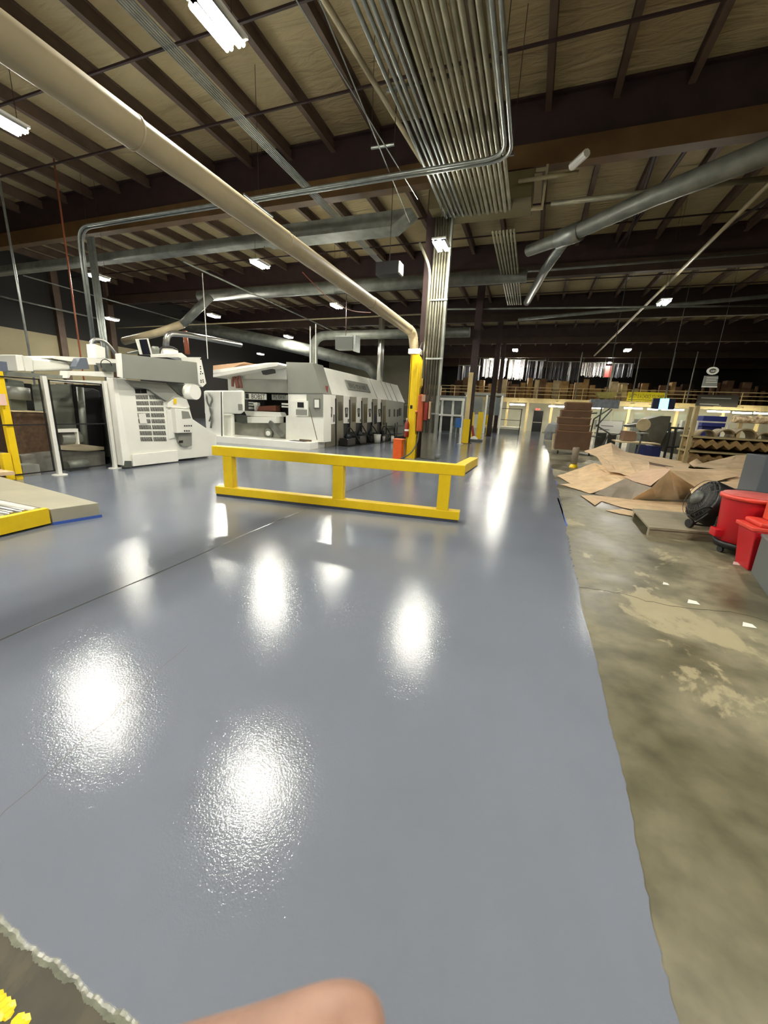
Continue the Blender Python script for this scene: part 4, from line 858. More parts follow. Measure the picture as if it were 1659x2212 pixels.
for k, (p0, p1) in enumerate([(1288, 1320), (1325, 1352), (1370, 1395), (1405, 1435), (1470, 1500)]):
    a = dpx(p0, 893); b = dpx(p1, 893)
    struct('window_%d' % (k+1), MB().box((a.x, 49.93, 1.7), (b.x, 49.99, 2.6)), mat('pale_glass', (205, 214, 196), .2), 'pale office window under the mezzanine', 'window')
    obj('lower_panel', MB().box((a.x, 49.93, .6), (b.x, 49.98, 1.65)), mat('office_grey', (142, 148, 140), .5), bpy.data.objects['window_%d' % (k+1)])
for k, (px, py, wd_, lab) in enumerate([(974, 871, 1.3, 'strip light seen left of the second column'), (1117, 874, 1.5, 'strip light over the fenced platform'), (1203, 878, 1.5, 'strip light above the brown cardboard stack'), (1288, 881, 1.2, 'strip light behind the rolling steps'), (1368, 882, 1.5, 'strip light under the yellow banner'), (1410, 884, .8, 'short strip light under the blue screen'), (1453, 885, 1.7, 'strip light right of the blue screen'), (1552, 889, 1.6, 'strip light under the dark railing signs'), (1603, 892, 1.3, 'strip light right of the rack top'), (1643, 893, .9, 'strip light near the right edge')]):
    p = at(px, py, y=44.5)
    t = thing('strip_light', lab, 'strip light', tuple(p))
    obj('housing', MB().box((p.x-wd_/2, 44.35, p.z+.05), (p.x+wd_/2, 44.65, p.z+.12)), WHITE, t)
    obj('lamp_tube', MB().tube([(p.x-wd_/2, 44.42, p.z), (p.x+wd_/2, 44.42, p.z)], .06, 8).tube([(p.x-wd_/2, 44.58, p.z), (p.x+wd_/2, 44.58, p.z)], .06, 8), TUBES, t)
    obj('hanger', MB().tube([(p.x, 44.5, p.z+.1), (p.x, 44.5, p.z+.5)], .01, 5).box((p.x-.05, 44.4, p.z+.45), (p.x+.05, 46, p.z+.5)), MEZZ, t)
# boxes on the mezzanine
bcols = {'CARD': ('brown', CARD), 'CARD2': ('tan', CARD2), 'CARD3': ('pale', CARD3)}
xx = 893
bi = 0
while xx < 1650:
    if 1338 < xx < 1352: xx += 4
    wpx = random.uniform(9, 20); hh = random.uniform(1.2, 2.3) if xx > 960 else random.uniform(.6, 1.4)
    a = at(xx, 860, y=YM+1.2); b = at(xx+wpx, 860, y=YM+1.2)
    key = random.choice(['CARD', 'CARD2', 'CARD2', 'CARD3', 'CARD3']) if xx < 1480 else random.choice(['CARD', 'CARD'])
    cn, cm = bcols[key]
    dy = random.uniform(0, .8)
    if random.random() < .3:
        r = (b.x-a.x)/3
        single('cardboard_drum', MB().lathe(((a.x+b.x)/2, YM+1.6+dy, ZM+.03), [(r, 0), (r, hh), (r*.8, hh+.02)], 16), cm, '%s fibre drum on the mezzanine, %s in the row of goods from the left' % (cn, nth(bi)), 'drum', '%s drums on the mezzanine' % cn, smooth=True)
    else:
        single('cardboard_box', MB().obox(((a.x+b.x)/2, YM+1.6+dy, ZM+.03+hh/2), (b.x-a.x, .8, hh), random.uniform(-.15, .15)), cm, '%s cardboard box on the mezzanine, %s in the row of goods from the left' % (cn, nth(bi)), 'box', '%s boxes on the mezzanine' % cn)
    xx += wpx + random.uniform(-1, 4); bi += 1
# dark goods behind + hanging film
for k in range(26):
    x = -9 + k*1.25 + random.uniform(-.3, .3); hh = random.uniform(1.2, 2.3)
    single('dark_carton', MB().obox((x, 50.6, ZM+.03+hh/2), (1.0, .8, hh), random.uniform(-.1, .1)), mat('dark_carton_brown', (58, 40, 30), .8), 'dark carton in the rear row on the mezzanine, %s from the left' % nth(k), 'box', 'dark cartons in the rear row of the mezzanine')
def film(px0, px1, top, bot, m, label, n, ragged=.35):
    a = at(px0, top, y=52); b = at(px1, top, y=52); zb = at(px0, bot, y=52).z
    mb = MB(); st = (b.x-a.x)/n
    for k in range(n):
        x0 = a.x+k*st; w0 = st*random.uniform(.35, .9); z0 = zb + random.uniform(0, ragged)*(a.z-zb)*.5; yb = 52+random.uniform(-.2, .2); tw = random.uniform(-.12, .12)
        mb.add([(x0, yb, a.z), (x0+w0, yb+tw, a.z), (x0+w0, yb+tw, z0), (x0, yb, z0), (x0, yb+.01, a.z), (x0+w0, yb+tw+.01, a.z), (x0+w0, yb+tw+.01, z0), (x0, yb+.01, z0)], [(0,3,2,1), (4,5,6,7), (0,1,5,4), (1,2,6,5), (2,3,7,6), (3,0,4,7)])
    t = thing('hanging_film', label, 'hanging strips', (a.x, 52, zb))
    obj('strips', mb, m, t)
    for q in (a.x+.1, b.x-.1): obj('hanger', MB().tube([(q, 52, a.z), (q, 52, 9.62)], .015, 5), GALVD, t)
    obj('top_rail', MB().box((a.x, 51.97, a.z), (b.x, 52.03, a.z+.08)), GALVD, t)
film(1044, 1070, 776, 818, FILM, 'bright white hanging strips at the left of the lit film', 16)
film(1077, 1096, 776, 820, FILM, 'bright white hanging strips between two dark columns', 12)
film(1100, 1136, 778, 822, FILM, 'bright white hanging strips right of the dark columns', 20)
film(1140, 1180, 780, 825, FILMD, 'dim shaded hanging strips right of the bright ones', 16)
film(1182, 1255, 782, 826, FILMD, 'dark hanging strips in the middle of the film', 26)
film(1258, 1310, 784, 815, FILM, 'lit hanging strips left of the white post', 24)
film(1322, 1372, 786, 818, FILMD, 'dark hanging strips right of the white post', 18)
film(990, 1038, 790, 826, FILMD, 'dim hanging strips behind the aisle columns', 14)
a = at(1314, 842, y=48); b = at(1320, 785, y=48)
single('white_post', MB().box((a.x, 48, ZM+.03), (a.x+.16, 48.16, b.z)), WHITE, 'white post standing on the mezzanine beside a lit lamp', 'post')
a = at(1309, 790, y=51.3); b = at(1315, 815, y=51.3)
single('red_banner', MB().box((a.x, 51.3, b.z), (b.x+.1, 51.34, a.z)), mat('red_cloth', (112, 26, 22), .6), 'narrow red banner hanging beside the white post', 'banner')
for px in (1256, 1378, 1450, 1497):
    a = at(px, 760, y=47); single('hanger_rod', MB().tube([(a.x, 45.6, ZM+.05), (a.x, 45.6, 8.1)], .05, 6), GALVD, 'thin grey rod rising from the mezzanine edge, %s from the left of four' % nth((1256, 1378, 1450, 1497).index(px)), 'rod', 'rods rising from the mezzanine edge')
# banner
a = at(1357, 846, y=YM-.12); b = at(1437, 873, y=YM-.12); zb = at(1357, 866, y=YM-.12).z
t = thing('safety_banner', 'yellow safety banner with black lettering on the mezzanine railing', 'banner', (a.x, YM-.1, zb))
zt_ = a.z
obj('cloth', MB().box((a.x, YM-.12, zb), (b.x, YM-.1, zt_)), SIGNY, t)
text('lettering', 'SAFETY IS A CHOICE YOU MAKE', t, BLK, Vector((a.x+.15, YM-.125, zb+.32*(zt_-zb))), (1, 0, 0), (0, 0, 1), (zt_-zb)*.62, width=(b.x-a.x)*.95)
obj('stripe', MB().box((a.x+.1, YM-.125, zb+.08*(zt_-zb)), (b.x-.1, YM-.121, zb+.2*(zt_-zb))), mat('olive_stripe', (120, 112, 20), .5), t)
# hanging emblem sign
sg = at(1540, 801, y=24)
t = thing('round_emblem_sign', 'hanging sign with white oval ring emblem over a grey board', 'sign', tuple(sg))
def spx(px, py): return at(px, py, y=24)
n_ = 32; ring = MB(); cx_, cz_ = sg.x, sg.z; 
aw = (spx(1553, 801).x - spx(1527, 801).x)/2; ah = (spx(1540, 792).z - spx(1540, 809).z)/2
for k in range(n_):
    t0, t1 = 2*PI*k/n_, 2*PI*(k+1)/n_
    ring.prism([(cx_+aw*math.cos(t0), 24, cz_+ah*math.sin(t0)), (cx_+aw*math.cos(t1), 24, cz_+ah*math.sin(t1)), (cx_+aw*.62*math.cos(t1), 24, cz_+ah*.6*math.sin(t1)), (cx_+aw*.62*math.cos(t0), 24, cz_+ah*.6*math.sin(t0))], (0, .04, 0))
obj('oval_ring', ring, SIGNW, t)
obj('oval_core', MB().prism([(cx_+aw*.62*math.cos(2*PI*k/24), 24.01, cz_+ah*.6*math.sin(2*PI*k/24)) for k in range(24)], (0, .02, 0)), MACHD, t)
text('lettering', 'ABM', t, SIGNW, Vector((cx_-aw*.4, 23.99, cz_-ah*.3)), (1, 0, 0), (0, 0, 1), ah*.7, width=aw*.8)
q = [spx(1522, 812), spx(1552, 812), spx(1549, 834), spx(1516, 835)]
obj('board', MB().prism(q, (0, .04, 0)), SIGNG, t)
for k, w_ in enumerate((.9, .8, .9)):
    z_ = q[0].z - (q[0].z-q[3].z)*(.15+.2*k); obj('text_line', MB().box((q[3].x+.12, 23.985, z_-.03), (q[3].x+.12+(q[1].x-q[0].x)*w_*.9, 23.995, z_)), SIGNW, t)
obj('bottom_bar', MB().box((q[3].x, 23.96, q[3].z-.03), (q[2].x, 24.05, q[3].z+.02)), SIGNW, t)
obj('hanging_rod', MB().tube([(cx_, 24.02, cz_+ah), (cx_, 24.02, 9.62)], .012, 5), MACHD, t)
# dark information boards on the railing right
a = at(1508, 852, y=YM-.2); b = at(1592, 880, y=YM-.2)
t = thing('dark_sign_board', 'dim dark board with faint pale lettering lines below the emblem', 'sign', (a.x, YM-.2, b.z))
obj('board', MB().box((a.x, YM-.2, b.z), (b.x, YM-.15, a.z)), mat('dim_board', (56, 52, 44), .6), t)
for k in range(2): obj('text_line', MB().box((a.x+.3, YM-.21, a.z-.35-.55*k), (b.x-.6-.8*k, YM-.2, a.z-.25-.55*k)), SIGNG, t)
# monitor
a = at(1425, 861, y=24.5); b = at(1445, 884, y=24.5)
t = thing('hanging_monitor', 'monitor with glowing light blue screen hanging above the work area', 'monitor', ((a.x+b.x)/2, 24.5, b.z))
m0 = at(1412, 860, y=24.55); m1 = at(1456, 885, y=24.55)
obj('casing', MB().box((m0.x, 24.55, m1.z), (m1.x, 24.75, m0.z)), mat('navy_casing', (20, 24, 46), .4), t, bevel=.02)
obj('screen', MB().prism([at(1427, 861, y=24.53), at(1446, 861, y=24.53), at(1442, 884, y=24.53), at(1422, 884, y=24.53)], (0, .02, 0)), SCREEN, t)
obj('hanger', MB().tube([((a.x+b.x)/2, 24.65, m0.z), ((a.x+b.x)/2, 24.65, 9.62)], .015, 5), MACHD, t)
single('tan_side_panel', MB().box((-13.2, 50.2, 0), (-13, 61.9, 7.5)), WALLD, 'dark partition at the left end of the mezzanine', 'partition')
a = at(862, 768, y=45); b = at(905, 826, y=45)
single('tan_wall_block', MB().box((a.x-9, 45, 0), (b.x+.5, 45.2, a.z)), mat('dim_olive_panel', (84, 80, 62), .7), 'dim olive partition wall behind the printer end', 'partition')

# ============================================================ RIGHT WORK AREA
def R(px, py, yy): return at(px, py, y=yy)
t = thing('carton_trolley', 'low trolley carrying the stack of dark brown cartons', 'trolley', tuple(at(1235, 985, z=0)))
YS = 19.5
a = R(1197, 978, YS); b = R(1275, 985, YS)
obj('platform', MB().box((a.x, YS, .16), (b.x+.2, YS+1.3, .22)), PALLET, t)
for x in (a.x+.15, b.x-.05): obj('caster', MB().lathe((x, YS+.1, .08), [(.08, -.03), (.08, .03)], 12, (1, 0, 0)), BLK, t)
cart = [((1203, 934), (1272, 975), 'bottom dark brown carton of the tall stack'), ((1207, 920), (1273, 934), 'thin carton just above the bottom one in the stack'), ((1207, 905), (1274, 920), 'middle dark brown carton of the stack'), ((1214, 889), (1276, 905), 'fourth carton up in the stack, slightly narrower'), ((1224, 872), (1277, 889), 'topmost dark brown carton of the stack')]
zb0 = .22
for (p0, p1, lab) in cart:
    a = R(*p0, YS); b = R(*p1, YS)
    hh = a.z - R(p0[0], p1[1], YS).z
    t2 = thing('dark_brown_carton', lab, 'carton', ((a.x+b.x)/2, YS+.6, zb0))
    obj('body', MB().box((a.x, YS, zb0), (b.x, YS+1.2, zb0+hh-.012)), CARD, t2, bevel=.01)
    obj('lid_edge', MB().box((a.x-.02, YS-.02, zb0+hh-.06), (b.x+.02, YS+1.22, zb0+hh-.01)), mat('carton_lid', (132, 100, 72), .8), t2)
    zb0 += hh
single('pale_board', MB().prism([R(1196, 938, 20.3), R(1206, 936, 20.3), R(1204, 972, 20.3), R(1193, 972, 20.3)], (0, .8, 0)), CARD3, 'pale board leaning behind the left of the carton stack', 'board')
single('grey_cloth', MB().lathe(tuple(at(1190, 950, z=0)), [(.5, 0), (.55, .6), (.35, 1.15), (.1, 1.3)], 10), mat('grey_sheet', (128, 132, 132), .7, var=.2), 'grey covered object left of the carton stack', 'covered machine')
# hazard cone / clear bottle
p = at(1238, 1010, z=0)
t = thing('floor_marker', 'small clear stand with yellow base on the bare floor by the heap', 'floor marker', (p.x, p.y, 0))
obj('base', MB().lathe((p.x, p.y, 0), [(.13, 0), (.13, .03), (.08, .14)], 14), YEL, t)
obj('tube', MB().lathe((p.x, p.y, .12), [(.1, 0), (.11, .5), (.09, .55)], 14), mat('dusty_clear', (150, 138, 120), .3, alpha=.7), t, smooth=True)
# rolling steps
t = thing('rolling_steps', 'dark metal rolling steps beside the carton stack', 'steps', tuple(R(1300, 960, 21)))
YL = 20.6
fr = [((1270, 960), (1283, 905)), ((1285, 962), (1300, 880)), ((1283, 905), (1318, 882)), ((1287, 918), (1322, 940)), ((1287, 922), (1322, 884)), ((1322, 940), (1352, 935)), ((1315, 938), (1300, 965)), ((1290, 892), (1272, 893))]
for p0, p1 in fr: obj('frame_tube', MB().tube([R(*p0, YL), R(*p1, YL)], .035, 6), MACHD, t)
for k in range(4): a = R(1290+k*8, 945-k*8, YL); obj('tread', MB().box((a.x-.2, YL, a.z), (a.x+.2, YL+.7, a.z+.03)), MACHD, t)
# white table
a = R(1291, 908, 22); b = R(1341, 935, 22)
t = thing('white_board_stand', 'white board stand with dark gear under it behind the steps', 'stand', (a.x, 22, 0))
obj('board', MB().box((a.x, 22, b.z), (b.x, 22.1, a.z)), WHITE, t)
for x in (a.x+.03, (a.x+b.x)/2, b.x-.03): obj('leg', MB().box((x-.03, 22.02, 0), (x+.03, 22.08, b.z)), WHITE, t)
obj('dark_gear', MB().box((a.x+.1, 22.3, 0), (b.x-.1, 22.9, b.z-.05)), MACHD, t)
# ceiling-hung grey sign bars with ribbon
a = R(1278, 858, 26); b = R(1337, 880, 26)
t = thing('overhead_equipment', 'blue-grey overhead unit with yellow valance above the steps', 'overhead unit', (a.x, 26, b.z))
obj('body', MB().box((a.x, 26, R(1278, 880, 26).z), (b.x, 26.6, R(1278, 862, 26).z)), mat('blue_grey_unit', (110, 118, 126), .5, var=.35, vscale=6), t)
obj('valance', MB().prism([R(1286, 847, 26), R(1335, 847, 26), R(1325, 860, 26), R(1296, 860, 26)], (0, .5, 0)), mat('olive_valance', (150, 140, 60), .6, var=.3), t)
obj('hanger', MB().tube([((a.x+b.x)/2, 26.3, a.z), ((a.x+b.x)/2, 26.3, 9.62)], .02, 5), MACHD, t)
single('beige_end_box', MB().prism([R(1345, 830, 46.7), R(1356, 832, 46.7), (R(1353, 868, 46.7).x, 46.7, ZM+.03), (R(1342, 868, 46.7).x, 46.7, ZM+.03)], (0, .8, 0)), MEZZ, 'cream upright panel at the left end of the banner', 'panel')
# centre clutter
a = R(1365, 930, 19); b = R(1380, 955, 19)
single('taupe_carton', MB().box((R(1350, 930, 19).x, 19, R(1350, 952, 19).z), (R(1378, 930, 19).x, 19.8, R(1350, 931, 19).z)), mat('taupe_card', (138, 112, 92), .8), 'taupe carton on the low bench behind the heap', 'carton')
t = thing('work_bench', 'low work bench with beige top behind the paper heap', 'bench', tuple(R(1370, 960, 19)))
a = R(1335, 953, 18.6); b = R(1425, 963, 18.6)
obj('bench_top', MB().box((a.x, 18.5, a.z-.05), (b.x, 20, a.z)), CARD3, t); obj('blue_crate', MB().box((R(1380, 970, 18.4).x, 18.3, 0.02), (b.x, 18.9, a.z-.1)), mat('blue_crate', (38, 48, 104), .5), t)
for x in (a.x+.1, b.x-.1): obj('leg', MB().box((x-.04, 18.55, 0), (x+.04, 18.63, a.z-.05)), MACHD, t)
t = thing('stool', 'stool with round seat beside the work bench', 'stool', tuple(R(1385, 960, 17.8)))
a = R(1388, 952, 17.8); b = R(1388, 935, 17.8)
obj('seat', MB().lathe((b.x, 17.8, b.z-.05), [(.2, 0), (.22, .03), (.2, .06)], 18), MACHG, t, smooth=True); obj('stem', MB().tube([(b.x, 17.8, b.z), (b.x-.05, 17.8, 0)], .03, 8), MACHD, t)
obj('backrest', MB().lathe((b.x+.02, 18.0, b.z+.3), [(.24, -.03), (.24, .03)], 18, (0, 1, .1)), CARD3, t)
t = thing('grey_press', 'dark grey covered press in the middle of the work area', 'machine', tuple(R(1420, 960, 19.5)))
q = [R(1400, 905, 19.5), R(1428, 898, 19.5), R(1450, 899, 19.5), R(1445, 925, 19.5), R(1425, 965, 19.5), R(1408, 960, 19.5), R(1398, 930, 19.5)]
obj('cover', MB().prism([(v.x, v.y, max(v.z, .0)) for v in q], (0, 1.5, 0)), mat('press_grey', (92, 90, 80), .5, var=.2), t, bevel=.02)
obj('side_panel', MB().prism([R(1432, 935, 20), R(1496, 930, 20), R(1486, 985, 20), R(1428, 975, 20)], (0, 1, 0)), mat('press_side', (104, 106, 96), .5), t)
obj('work_top', MB().prism([R(1355, 918, 20), R(1410, 912, 20), R(1410, 922, 20), R(1360, 923, 20)], (0, 1, 0)), MACHD, t)
t = thing('black_cart_frame', 'black tube cart frame right of the grey press', 'cart', tuple(R(1450, 975, 17.5)))
for p0, p1 in (((1448, 924), (1431, 1003)), ((1460, 925), (1447, 1003)), ((1448, 924), (1490, 926)), ((1440, 965), (1486, 966))): obj('frame_tube', MB().tube([R(*p0, 17.5), R(*p1, 17.5)], .04, 6), BLK, t)
t = thing('office_machine', 'small grey machine with flat tray behind the press', 'machine', tuple(R(1380, 915, 24)))
obj('tray', MB().box((R(1362, 915, 24).x, 24, R(1362, 918, 24).z), (R(1410, 915, 24).x, 24.8, R(1362, 914, 24).z)), MACHD, t)
obj('body', MB().box((R(1375, 915, 24).x, 24.1, R(1375, 914, 24).z), (R(1400, 915, 24).x, 24.7, R(1375, 905, 24).z)), MACHG, t)
obj('support', MB().box((R(1370, 915, 24).x, 24.1, 0), (R(1405, 915, 24).x, 24.7, R(1362, 919, 24).z)), MACHG, t)
RACKC = mat('rack_cream', (168, 154, 112), .55, var=.15)
# storage rack with die boards
t = thing('storage_rack', 'cream storage rack of corrugated cutting forms on the right', 'rack', tuple(R(1500, 985, 14)))
YR = 14.0
zf = 0
for px0, px1 in ((1508, 1490), (1520, 1500)):
    a = R(px0, 880, YR); obj('upright', MB().box((a.x-.05, YR-.0 + (0 if px0 == 1508 else .9), 0), (a.x+.05, YR+.1 + (0 if px0 == 1508 else .9), 2.1)), RACKC, t)
xr0 = R(1505, 900, YR).x
for z in (.35, .78, 1.2): obj('shelf', MB().box((xr0, YR, z), (xr0+6, YR+1.0, z+.05)), RACKC, t)
obj('far_upright', MB().box((xr0+5.9, YR, 0), (xr0+6, YR+.1, 2.1)), RACKC, t)
zz = MB()
for z, amp in ((1.08, .1), (.62, .12)):
    pts = []
    for k in range(41): pts.append((xr0+.1+k*.14, z + (amp if k % 2 else -amp*.2)))
    pts2 = [(x, zz_-.16) for x, zz_ in pts[::-1]]
    for (x0, z0), (x1, z1) in zip(pts, pts[1:]):
        zz.prism([(x0, YR-.03, z0-.15), (x1, YR-.03, z1-.15), (x1, YR-.03, z1), (x0, YR-.03, z0)], (0, .9, 0))
obj('zigzag_boards', zz, mat('board_olive_tan', (150, 122, 76), .7, var=.4, vscale=5), t)
obj('back_panel', MB().box((xr0+.1, YR+.98, 0), (xr0+5.9, YR+1.0, 1.25)), mat('rack_back', (120, 86, 40), .8, var=.4, vscale=3), t)
for k in range(12):
    x = xr0+.4+k*.45
    r = .2 + .04*(k % 3)
    rg = MB()
    for j in range(16):
        t0, t1 = PI*j/16, PI*(j+1)/16
        rg.prism([(x+r*math.cos(t0), YR+.1, 1.25+r*math.sin(t0)), (x+r*math.cos(t1), YR+.1, 1.25+r*math.sin(t1)), (x+r*.86*math.cos(t1), YR+.1, 1.25+r*.86*math.sin(t1)), (x+r*.86*math.cos(t0), YR+.1, 1.25+r*.86*math.sin(t0))], (0, .6, 0))
    single('curved_die_board', rg, mat('curved_board', (146, 128, 90), .6, var=.4, vscale=4), 'curved wooden cutting form on the rack top shelf, %s from the left' % nth(k), 'cutting form', 'curved cutting forms on the rack')
for k in range(5):
    a = xr0 + .25 + k*.95
    single('folded_carton_blank', MB().obox((a+.3, YR+.4, .55-.02), (.7, .7, .26), .1*k), CARD2, 'tan carton blanks in the lower rack shelf, %s bundle from the left' % nth(k), 'carton blanks', 'carton blanks on the lower rack shelf')
a = R(1585, 897, 16); b = R(1659, 915, 16)
t = thing('white_patterned_roll', 'long pale roll with brown marks lying above the rack at the right edge', 'roll', tuple(a))
zr = (a.z+R(1585, 913, 16).z)/2; rr_ = (a.z-R(1585, 913, 16).z)/2
obj('roll', MB().tube([(a.x, 16, zr), (a.x+4.5, 16, zr)], rr_, 16), mat('floral_wrap', (226, 206, 168), .6, var=.6, vscale=9, rgb2=(120, 90, 50)), t, smooth=True)
for q in (.2, 4): obj('support', MB().box((a.x+q, 16, 0), (a.x+q+.1, 16.1, zr-rr_+.02)), MEZZ, t)
a = R(1508, 910, 17); b = R(1578, 912, 17)
single('lit_shelf_strip', MB().box((a.x, 17, a.z-.03), (b.x, 17.1, a.z+.02)).box((a.x, 17.02, 0), (a.x+.04, 17.08, a.z)).box((b.x-.04, 17.02, 0), (b.x, 17.08, a.z)), WHITE, 'bright white table edge seen above the rack', 'table')
a = R(1520, 900, 22); single('blue_machine', MB().box((R(1520, 900, 22).x, 22, R(1520, 921, 22).z), (R(1572, 900, 22).x, 23, R(1520, 898, 22).z)).box((R(1524, 900, 22).x, 22.1, 0), (R(1568, 900, 22).x, 22.9, R(1520, 921, 22).z)), BLUED, 'dark blue machine behind the rack', 'machine', bevel=.02)
for k, (px, w_) in enumerate(((1440, 10), (1478, 26), (1537, 14), (1240, 12))):
    a = R(px, 895, 40); single('office_cabinet', MB().box((a.x, 40, 0), (a.x+w_/20, 40.6, 1.7+.2*(k % 2))), [MACHD, MACH, MACHG, BLUED][k], ['dark cabinet far back left of the frame window', 'pale rounded cabinet far back behind the press', 'grey cabinet far back behind the rack', 'navy cabinet far back behind the cartons'][k], 'cabinet', bevel=.03)

# ============================================================ PAPER HEAP
def crumple(name, V, F, m, label, noise=.03, sub=3, grp=None, thick=.004):
    vs = []
    for v in V:
        p = at(v[0], v[1], y=v[2]) if v[2] is not None else at(v[0], v[1], z=.015)
        if p.z < .012: p = at(v[0], v[1], z=.012)
        vs.append(p)
    o = single(name, MB().add(vs, F), m, label, 'kraft paper', grp)
    s = o.modifiers.new('sub', 'SUBSURF'); s.subdivision_type = 'SIMPLE'; s.levels = s.render_levels = sub
    tx = bpy.data.textures.new(name, 'CLOUDS'); tx.noise_scale = .35
    dp = o.modifiers.new('disp', 'DISPLACE'); dp.texture = tx; dp.strength = noise; dp.mid_level = .4; dp.texture_coords = 'GLOBAL'; dp.direction = 'Z'
    so = o.modifiers.new('solid', 'SOLIDIFY'); so.thickness = thick
    return o
crumple('kraft_sheet', [(1262, 975, 14.5), (1320, 957, 14.5), (1348, 975, 14.5), (1392, 984, 14.6), (1490, 998, 15.0),
                        (1290, 987, 12.2), (1328, 1012, 11.3), (1362, 1002, 11.6), (1402, 1000, 12.3), (1490, 1006, 13),
                        (1312, 1018, 11.0), (1332, 1022, 10.8), (1378, 1034, 10.3), (1402, 1014, 10.8), (1480, 1020, 10.9)],
        [(0, 5, 6, 1), (1, 6, 7, 2), (2, 7, 8, 3), (3, 8, 9, 4), (5, 10, 11, 6), (6, 11, 12, 7), (7, 12, 13, 8), (8, 13, 14, 9)], KRAFT, 'tall peaked kraft sheet at the back left of the paper heap', .06)
crumple('kraft_sheet', [(1285, 1000, 12.6), (1320, 1010, 11.8), (1350, 1028, 10.8), (1380, 1036, 10.3), (1204, 1029, None), (1248, 1033, 11.3), (1300, 1032, 10.9), (1345, 1040, 10.2), (1235, 1046, None), (1280, 1054, None), (1320, 1052, None), (1350, 1048, 9.9), (1250, 1012, 12.6)],
        [(12, 5, 6, 0), (0, 6, 7, 1), (1, 7, 3, 2), (4, 8, 9, 5), (5, 9, 10, 6), (6, 10, 11, 7), (12, 4, 5)], KRAFT, 'flattened kraft sheet reaching toward the coated floor, left of the heap', .05)
crumple('kraft_sheet', [(1210, 1046, None), (1262, 1062, None), (1300, 1040, 10.2), (1350, 1036, 9.9), (1275, 1066, None), (1320, 1050, 9.6), (1240, 1044, 10.9)], [(0, 1, 2, 6), (1, 4, 5, 2), (2, 5, 3)], KRAFT, 'narrow kraft edge below the flattened sheet', .03)
crumple('kraft_sheet', [(1284, 1066, None), (1350, 1034, 9.6), (1408, 1053, 9.1), (1364, 1079, None), (1320, 1074, None), (1378, 1044, 9.3)], [(0, 4, 1), (4, 3, 5, 1), (3, 2, 5)], KRAFT2, 'grey-sided sheet turned over at the front of the heap', .03)
crumple('kraft_sheet', [(1364, 1079, None), (1408, 1053, 9.0), (1446, 1016, 9.5), (1462, 1080, None), (1420, 1079, None)], [(0, 4, 1), (4, 3, 2, 1)], KRAFT, 'triangular upright fold at the front of the heap', .02)
crumple('kraft_sheet', [(1446, 1016, 9.5), (1462, 1080, None), (1506, 1078, None), (1500, 1052, 9.2), (1562, 1035, 9.6), (1540, 1022, 10.2), (1470, 1008, 10.6), (1600, 1028, 9.9)], [(0, 1, 2, 3), (0, 3, 4, 5), (0, 5, 6), (4, 7, 5)], KRAFT, 'large shaded fold right of the triangular fold', .03)
crumple('kraft_sheet', [(1490, 1058, 8.9), (1520, 1045, 9.2), (1600, 1040, 9.3), (1608, 1058, 8.4), (1560, 1085, 8.2), (1500, 1088, 8.4), (1655, 1052, 8.9)], [(0, 1, 2, 3), (0, 3, 4, 5), (2, 6, 3)], KRAFT, 'kraft sheet behind the black fan', .04)
crumple('kraft_sheet', [(1495, 1006, 12.6), (1590, 984, 13.2), (1622, 982, 13.4), (1659, 986, 13.6), (1720, 990, 13.6), (1500, 1008, 12), (1560, 1014, 11.4), (1610, 1012, 11.5), (1655, 1010, 11.7), (1720, 1012, 11.7)],
        [(0, 5, 6, 1), (1, 6, 7, 2), (2, 7, 8, 3), (3, 8, 9, 4)], mat('kraft_pale', (196, 172, 138), .75, var=.15, bump=.15, bscale=12), 'pale rising kraft sheet at the back right of the heap', .05)
crumple('kraft_sheet', [(1470, 1012, 11.6), (1560, 1014, 11.2), (1655, 1012, 11.4), (1720, 1012, 11.4), (1540, 1034, 10), (1600, 1042, 9.4), (1650, 1046, 9.2), (1720, 1050, 9.0)], [(0, 4, 5, 1), (1, 5, 6, 2), (2, 6, 7, 3)], KRAFT, 'flat bright kraft sheet across the right of the heap', .04)
crumple('kraft_sheet', [(1255, 1070, None), (1320, 1072, None), (1400, 1082, None), (1500, 1086, None), (1285, 1092, None), (1300, 1082, None), (1345, 1096, None), (1400, 1108, None), (1520, 1112, None), (1420, 1100, None)], [(0, 4, 5, 1), (1, 5, 6, 2), (2, 6, 7, 9), (2, 9, 8, 3), (7, 8, 9)], KRAFT, 'flat pinkish sheet lying under the front of the heap', .02)
crumple('kraft_sheet', [(1308, 1102, None), (1345, 1100, None), (1380, 1108, None), (1378, 1116, None), (1340, 1110, None)], [(0, 4, 1), (1, 4, 3, 2)], KRAFT, 'small kraft scrap nearest the wooden board', .01)
crumple('kraft_sheet', [(1402, 998, 12.2), (1455, 1008, 12), (1450, 1016, 11.2), (1404, 1006, 11.6)], [(0, 3, 2, 1)], mat('kraft_dark', (92, 62, 40), .8), 'dark brown edge showing in the middle of the heap', .02)
crumple('kraft_sheet', [(1345, 1030, 10.6), (1400, 1012, 10.9), (1450, 1012, 10.5), (1440, 1022, 9.9), (1405, 1050, 9.5), (1370, 1040, 9.9)], [(0, 5, 4, 1), (1, 4, 3, 2)], mat('kraft_pink', (204, 172, 142), .7, var=.15), 'pink-toned sheet in the hollow of the heap', .03)
crumple('kraft_sheet', [(1488, 1000, 13.0), (1505, 990, 13.3), (1520, 1002, 13.0), (1500, 1010, 12.5)], [(0, 3, 2, 1)], mat('kraft_pale2', (212, 186, 150), .7), 'small pale flap standing in front of the rack', .02)

